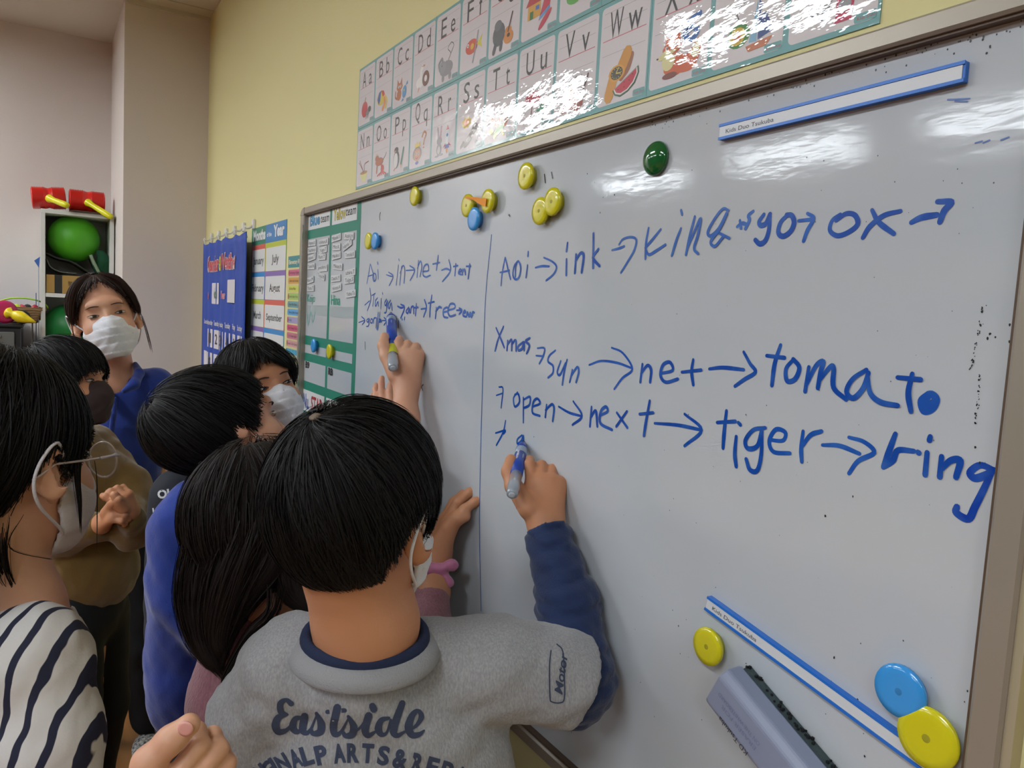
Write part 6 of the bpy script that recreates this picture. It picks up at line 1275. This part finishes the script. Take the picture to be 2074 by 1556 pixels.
# ---------------------------------------------------------------- teacher in blue polo shirt
def teacher():
    rng = np.random.default_rng(9)
    hd = Head(P(214, 646, 2.22), V(.893, .10, -1.529)*1.0, V(.043, 1, -.544), 1.085)
    NB = P(236, 768, 2.30); shA, shB = P(165, 812, 2.28), P(312, 790, 2.34); ch = P(243, 905, 2.34); hip = P(248, 1095, 2.36)
    lat = nrm((shB-shA)*[1, 1, 0]); Rb = np.stack([lat, np.cross([0, 0, 1], lat), [0, 0, 1.]], 1); fw = -Rb[:, 1]
    p = person('smiling woman in royal blue polo shirt and white mask standing by the rack', (hip[0], hip[1]))
    B = Rec(); hd.skin(B); B.cone(hd.w((0, -.020, -.05)), .047, NB, .052, .025); B.cone(NB, .048, NB-D(.08)+fw*.02, .05, .03); B.cone(NB-D(.02), .036, shB-D(.02), .035, .03); B.cone(NB-D(.02), .036, shA-D(.02), .035, .03)
    ms = [B.run(.0035)]
    eB, wB = P(322, 935, 2.42), P(275, 1025, 2.50); eA, wA = P(160, 950, 2.40), P(215, 1030, 2.48)
    ms.append(torso_body([(shA, .045, shB, .045), (ch, .085, hip, .09), (NB-D(.05), .045, ch, .08), (shB, .04, eB, .034), (eB, .034, wB, .025), (shA, .04, eA, .034), (eA, .034, wA, .025), (hip, .08, hip-D(.4), .06)]))
    H = Rec(); hand(H, wB, wB+V(-.9, -.4, .2)*.06, V(0, 0, 1), [(.5, .6, .4)]*4, 1, .95, thumb=[wB, wB+V(-.4, .2, .2)*.04, wB+V(-.6, .3, .2)*.06]); hand(H, wA, wA+V(.9, -.4, .2)*.06, V(0, 0, 1), [(.5, .6, .4)]*4, -1, .95, thumb=[wA, wA+V(.4, .2, .2)*.04, wA+V(.6, .3, .2)*.06]); ms.append(H.run(.004))
    v, f = cat_mesh(ms); mesh('body', v, f, m_skin2, p, True)
    m_p = mat('royal_blue_polo', '17348a', .85, bump=.3, bscale=300, sheen=.2)
    simple_top(p, 'polo_shirt', m_p, [(shA, .058, shB, .060, .03), (ch+D(.02), Rb, (.140, .100, .17), .04), (ch-D(.18), Rb, (.118, .095, .17), .05), (NB-D(.03), .056, ch+D(.1), .10, .04), (NB-D(.04), .046, shB, .058, .03), (NB-D(.04), .046, shA, .058, .03), (shB, .058, P(325, 880, 2.39), .050, .02), (shA, .058, P(158, 890, 2.36), .05, .02), (hip, Rb, (.13, .105, .06), .04)],
        h=.0055, folds=((.004, 20, 51), (.0018, 50, 8)), cuts=((hip-D(.005), (0, 0, -1)),), subs=((NB+D(.08), .060, NB-D(.015)+fw*.01, .050, .01), (NB+D(.0)+fw*.07, .036, NB-D(.055)+fw*.12, .014, .01)))
    def flap(pts, rads, name='collar'):
        S = Rec()
        for i in range(len(pts)-1): S.cone(pts[i], rads[i], pts[i+1], rads[i+1], .006)
        v, f = S.run(.0032); mesh(name, v, f, m_p, p, True)
    flap([P(274, 738, 2.29), P(282, 756, 2.25), P(272, 778, 2.205), P(252, 792, 2.18)], [.008, .014, .015, .008]); flap([P(196, 752, 2.26), P(198, 772, 2.22), P(206, 790, 2.19), P(220, 805, 2.175)], [.008, .014, .014, .008])
    flap([P(234, 806, 2.185), P(230, 840, 2.185), P(226, 875, 2.19)], [.004, .008, .008], 'placket')
    line = [(0, .093), (.2, .086), (.45, .072), (.7, .052), (.95, .028), (1.2, .012), (1.35, .018), (1.65, .022), (1.9, -.02), (2.4, -.07), (3.15, -.095)]
    hd.hair(p, m_hairt, line, R=(.082, .100, .092), c=(0, -.016, .034), whorl=(0, .45, .9), n=5000, L=.17, w=.0016, lift=.004, over=.006, ragged=.003, seed=29, h=.004, swirl=0, grav=.25)
    ms = [lock([hd.w(q) for q in L_], r, n, .0012, rng) for L_, r, n in (
        (((.012, .070, .112), (.045, .078, .092), (.068, .066, .055), (.079, .045, .015), (.080, .030, -.01)), [.005, .009, .009, .007, .003], 220),
        (((-.010, .070, .112), (-.045, .076, .090), (-.069, .062, .050), (-.080, .040, .012), (-.081, .020, -.01)), [.005, .009, .009, .007, .003], 220),
        (((.078, .040, .02), (.084, .032, -.02), (.083, .034, -.05), (.080, .036, -.08)), [.003, .002, .002, .001], 8), ((-.080, .036, .02), (-.086, .028, -.03), (-.086, .030, -.09), (-.084, .034, -.125), ) and (((-.080, .036, .02), (-.086, .028, -.03), (-.086, .030, -.09), (-.084, .034, -.12)), [.004, .003, .004, .003], 12))]
    v, f = cat_mesh(ms); mesh('side_locks', v, f, m_hairt, p, True)
    hd.eyes(p, closed=.42, look=(-.0015, 0)); hd.mask(p, scale=.95)
    full_lower(p, hip, fw, 1.5, m_black, mat('knit_sneaker', '2c2c2e', .8, mix='b5b3ae', mscale=120, bump=1, bscale=100), rp=.085)
teacher()

# ---------------------------------------------------------------- girl in front left with glasses
def girl_stripes():
    rng = np.random.default_rng(19)
    hd = Head(P(8, 937, .878), V(.30, -.017, .93), V(.0, 1, -.0), 1.0)
    NB = P(22, 1232, .87); shR, shL = P(66, 1335, .81), P(-170, 1270, 1.0); ch = P(-40, 1470, .92); hip = ch+np.array([-.01, 0, -.32])
    lat = nrm((shR-shL)*[1, 1, 0]); Rb = np.stack([lat, np.cross([0, 0, 1], lat), [0, 0, 1.]], 1)
    p = person('girl in striped white top with clear glasses and white mask, closest at the left', hip)
    B = Rec(); hd.skin(B); B.cone(hd.w((0, -.022, -.05)), .045, NB, .048, .025); B.cone(NB, .048, NB-D(.05), .055, .03); B.cone(NB-D(.02), .045, shR, .04, .03); ms = [B.run(.0028)]
    wr, mcp, el = P(312, 1700, .60), P(396, 1606, .62), P(130, 1920, .78)
    H = Rec(); hand(H, wr, mcp, V(.30, -.30, -.90), [(.05, 1.25, .9), (.15, 1.25, .9), (.2, 1.2, .9), (.25, 1.2, .9)], -1, .92, thumb=[P(285, 1620, .60), P(300, 1545, .605), P(345, 1500, .61), P(383, 1468, .615)], spread=.06)
    H.cone(wr, .021, el, .030, .02); ms.append(H.run(.0018))
    ms.append(torso_body([(shR, .04, shL, .04), (ch, .08, hip, .08), (NB-D(.05), .04, ch, .07), (hip, .07, hip-D(.3), .05), (shR, .035, el, .03)]))
    v, f = cat_mesh(ms); mesh('body', v, f, m_skin2, p, True)
    v, f = lathe([(.0062, 0), (.0062, .0006), (.004, .0012)], P(376, 1476, .6035), -FW, 14); mesh('thumbnail', v*1.0, f, m_lip, p, True)
    # striped top
    m_s = mat('striped_cotton', 'ccc9c6', .85, bump=.2, bscale=300); nt = m_s.node_tree; L = nt.links; b = nt.nodes['Principled BSDF']
    g = nt.nodes.new('ShaderNodeNewGeometry'); dt = nt.nodes.new('ShaderNodeVectorMath'); dt.operation = 'DOT_PRODUCT'; dv = nrm(RT*1.0+UP*-.18)*43; dt.inputs[1].default_value = dv
    nz = nt.nodes.new('ShaderNodeTexNoise'); nz.inputs['Scale'].default_value = 9; nz.inputs['Detail'].default_value = 3; L.new(g.outputs['Position'], nz.inputs[0]); L.new(g.outputs['Position'], dt.inputs[0])
    ad = nt.nodes.new('ShaderNodeMath'); ad.operation = 'MULTIPLY_ADD'; ad.inputs[1].default_value = 1.5; L.new(nz.outputs[0], ad.inputs[0]); L.new(dt.outputs['Value'], ad.inputs[2])
    fr = nt.nodes.new('ShaderNodeMath'); fr.operation = 'FRACT'; L.new(ad.outputs[0], fr.inputs[0])
    cr = nt.nodes.new('ShaderNodeValToRGB'); e = cr.color_ramp.elements; e[0].position = .0; e[0].color = (*lin('1d2038'), 1); e[1].position = .27; e[1].color = (*lin('1d2038'), 1)
    q = e.new(.295); q.color = (*lin('cfccca'), 1); q = e.new(.975); q.color = (*lin('cfccca'), 1); q = e.new(.995); q.color = (*lin('1d2038'), 1); L.new(fr.outputs[0], cr.inputs[0]); L.new(cr.outputs[0], b.inputs['Base Color'])
    simple_top(p, 'striped_top', m_s, [(shR, .055, shL, .058, .03), (ch+D(.02), Rb, (.150, .10, .20), .04), (ch-D(.18), Rb, (.150, .11, .22), .04), (NB-D(.03), .058, ch+D(.1), .11, .03), (shR, .052, P(98, 1500, .80), .050, .02), (P(98, 1500, .80), .050, P(115, 1850, .79), .045, .02)],
        h=.0042, folds=((.0035, 26, 61), (.0016, 60, 9)), cuts=((hip-D(.05), (0, 0, -1)),), subs=((NB+D(.08), .070, NB-D(.03), .056, .01),))
    line = [(0, .070), (.35, .060), (.7, .044), (1.0, .020), (1.2, .000), (1.38, .014), (1.55, .034), (1.8, .020), (2.1, -.030), (2.6, -.085), (3.15, -.10)]
    hd.hair(p, m_hair, line, R=(.081, .102, .099), whorl=(.0, .25, .95), n=7500, L=.17, w=.0013, lift=.006, over=.014, ragged=.004, seed=37, h=.004, grav=.5, swirl=.1)
    ms = [lock([hd.w(q) for q in L_], r, n, .0011, rng) for L_, r, n in (
        (((0.03, -.09, .04), (.03, -.11, -.03), (.02, -.11, -.10), (.0, -.10, -.17), (-.02, -.10, -.22)), [.05, .055, .05, .035, .02], 900),
        (((.075, .035, .03), (.076, .030, -.01), (.074, .036, -.05), (.072, .040, -.085)), [.007, .005, .003, .001], 30),
        (((.074, .052, .03), (.073, .062, -.02), (.070, .066, -.07), (.070, .066, -.14)), [.002, .001, .001, .0005], 4),
        (((.070, -.03, -.05), (.060, -.04, -.085), (.066, .00, -.105), (.06, .02, -.11)), [.003, .002, .002, .001], 4),
        (((.060, -.05, -.05), (.058, -.05, -.09), (.05, -.03, -.13), (.05, .0, -.15)), [.012, .010, .006, .002], 40))]
    v, f = cat_mesh(ms); mesh('loose_hair', v, f, m_hair, p, True)
    hd.eyes(p, closed=.2); hd.mask(p, mat('white_fabric_mask', 'd3cdd2', .85, bump=.6, bscale=700), pleat=.0004)
    gl = []
    m_f = mat('clear_frame', 'c9b9b4', .15, coat=.8, alpha=.75)
    for x in (-1, 1):
        c = np.array([x*.034, .1095, -.004]); t = np.linspace(0, 2*math.pi, 33)[:-1]
        gl.append(tube([hd.w(c+np.array([.026*math.cos(a), -.006*abs(math.cos(a)) if x*math.cos(a) > 0 else 0, .0225*math.sin(a)])) for a in t], .0012, 8, True))
        gl.append(tube([hd.w(q) for q in ((x*.060, .103, .004), (x*.072, .095, .004), (x*.080, .040, .002), (x*.083, -.005, .001), (x*.082, -.03, -.014))], .0014, 8))
    gl.append(tube(catmull([hd.w(q) for q in ((-.010, .110, .000), (0, .112, .005), (.010, .110, .000))], 4), .0012, 6))
    v, f = join(gl); e = mesh('eyeglasses', v, f, m_f, p, True)
    for x in (-1, 1):
        c = np.array([x*.034, .1090, -.004]); t = np.linspace(0, 2*math.pi, 25)[:-1]; pts = [hd.w(c+np.array([.025*math.cos(a), 0, .0215*math.sin(a)])) for a in t]
        mesh('lens', pts, [tuple(range(len(pts)))], mat('lens_glass', 'ffffff', .02, alpha=.06), e)
    v, f = tube([hd.w(q) for q in ((.060, .100, .004), (.066, .097, .0045), (.076, .080, .004), (.079, .060, .003))], .0019, 8); mesh('temple_metal', v, f, mat('temple_white', 'b7aeb4', .3, metal=.4), e, True)
    full_lower(p, hip, V(.8, 0, .6), 1.3, mat('denim', '2a3346', .9), m_shoe)
girl_stripes()
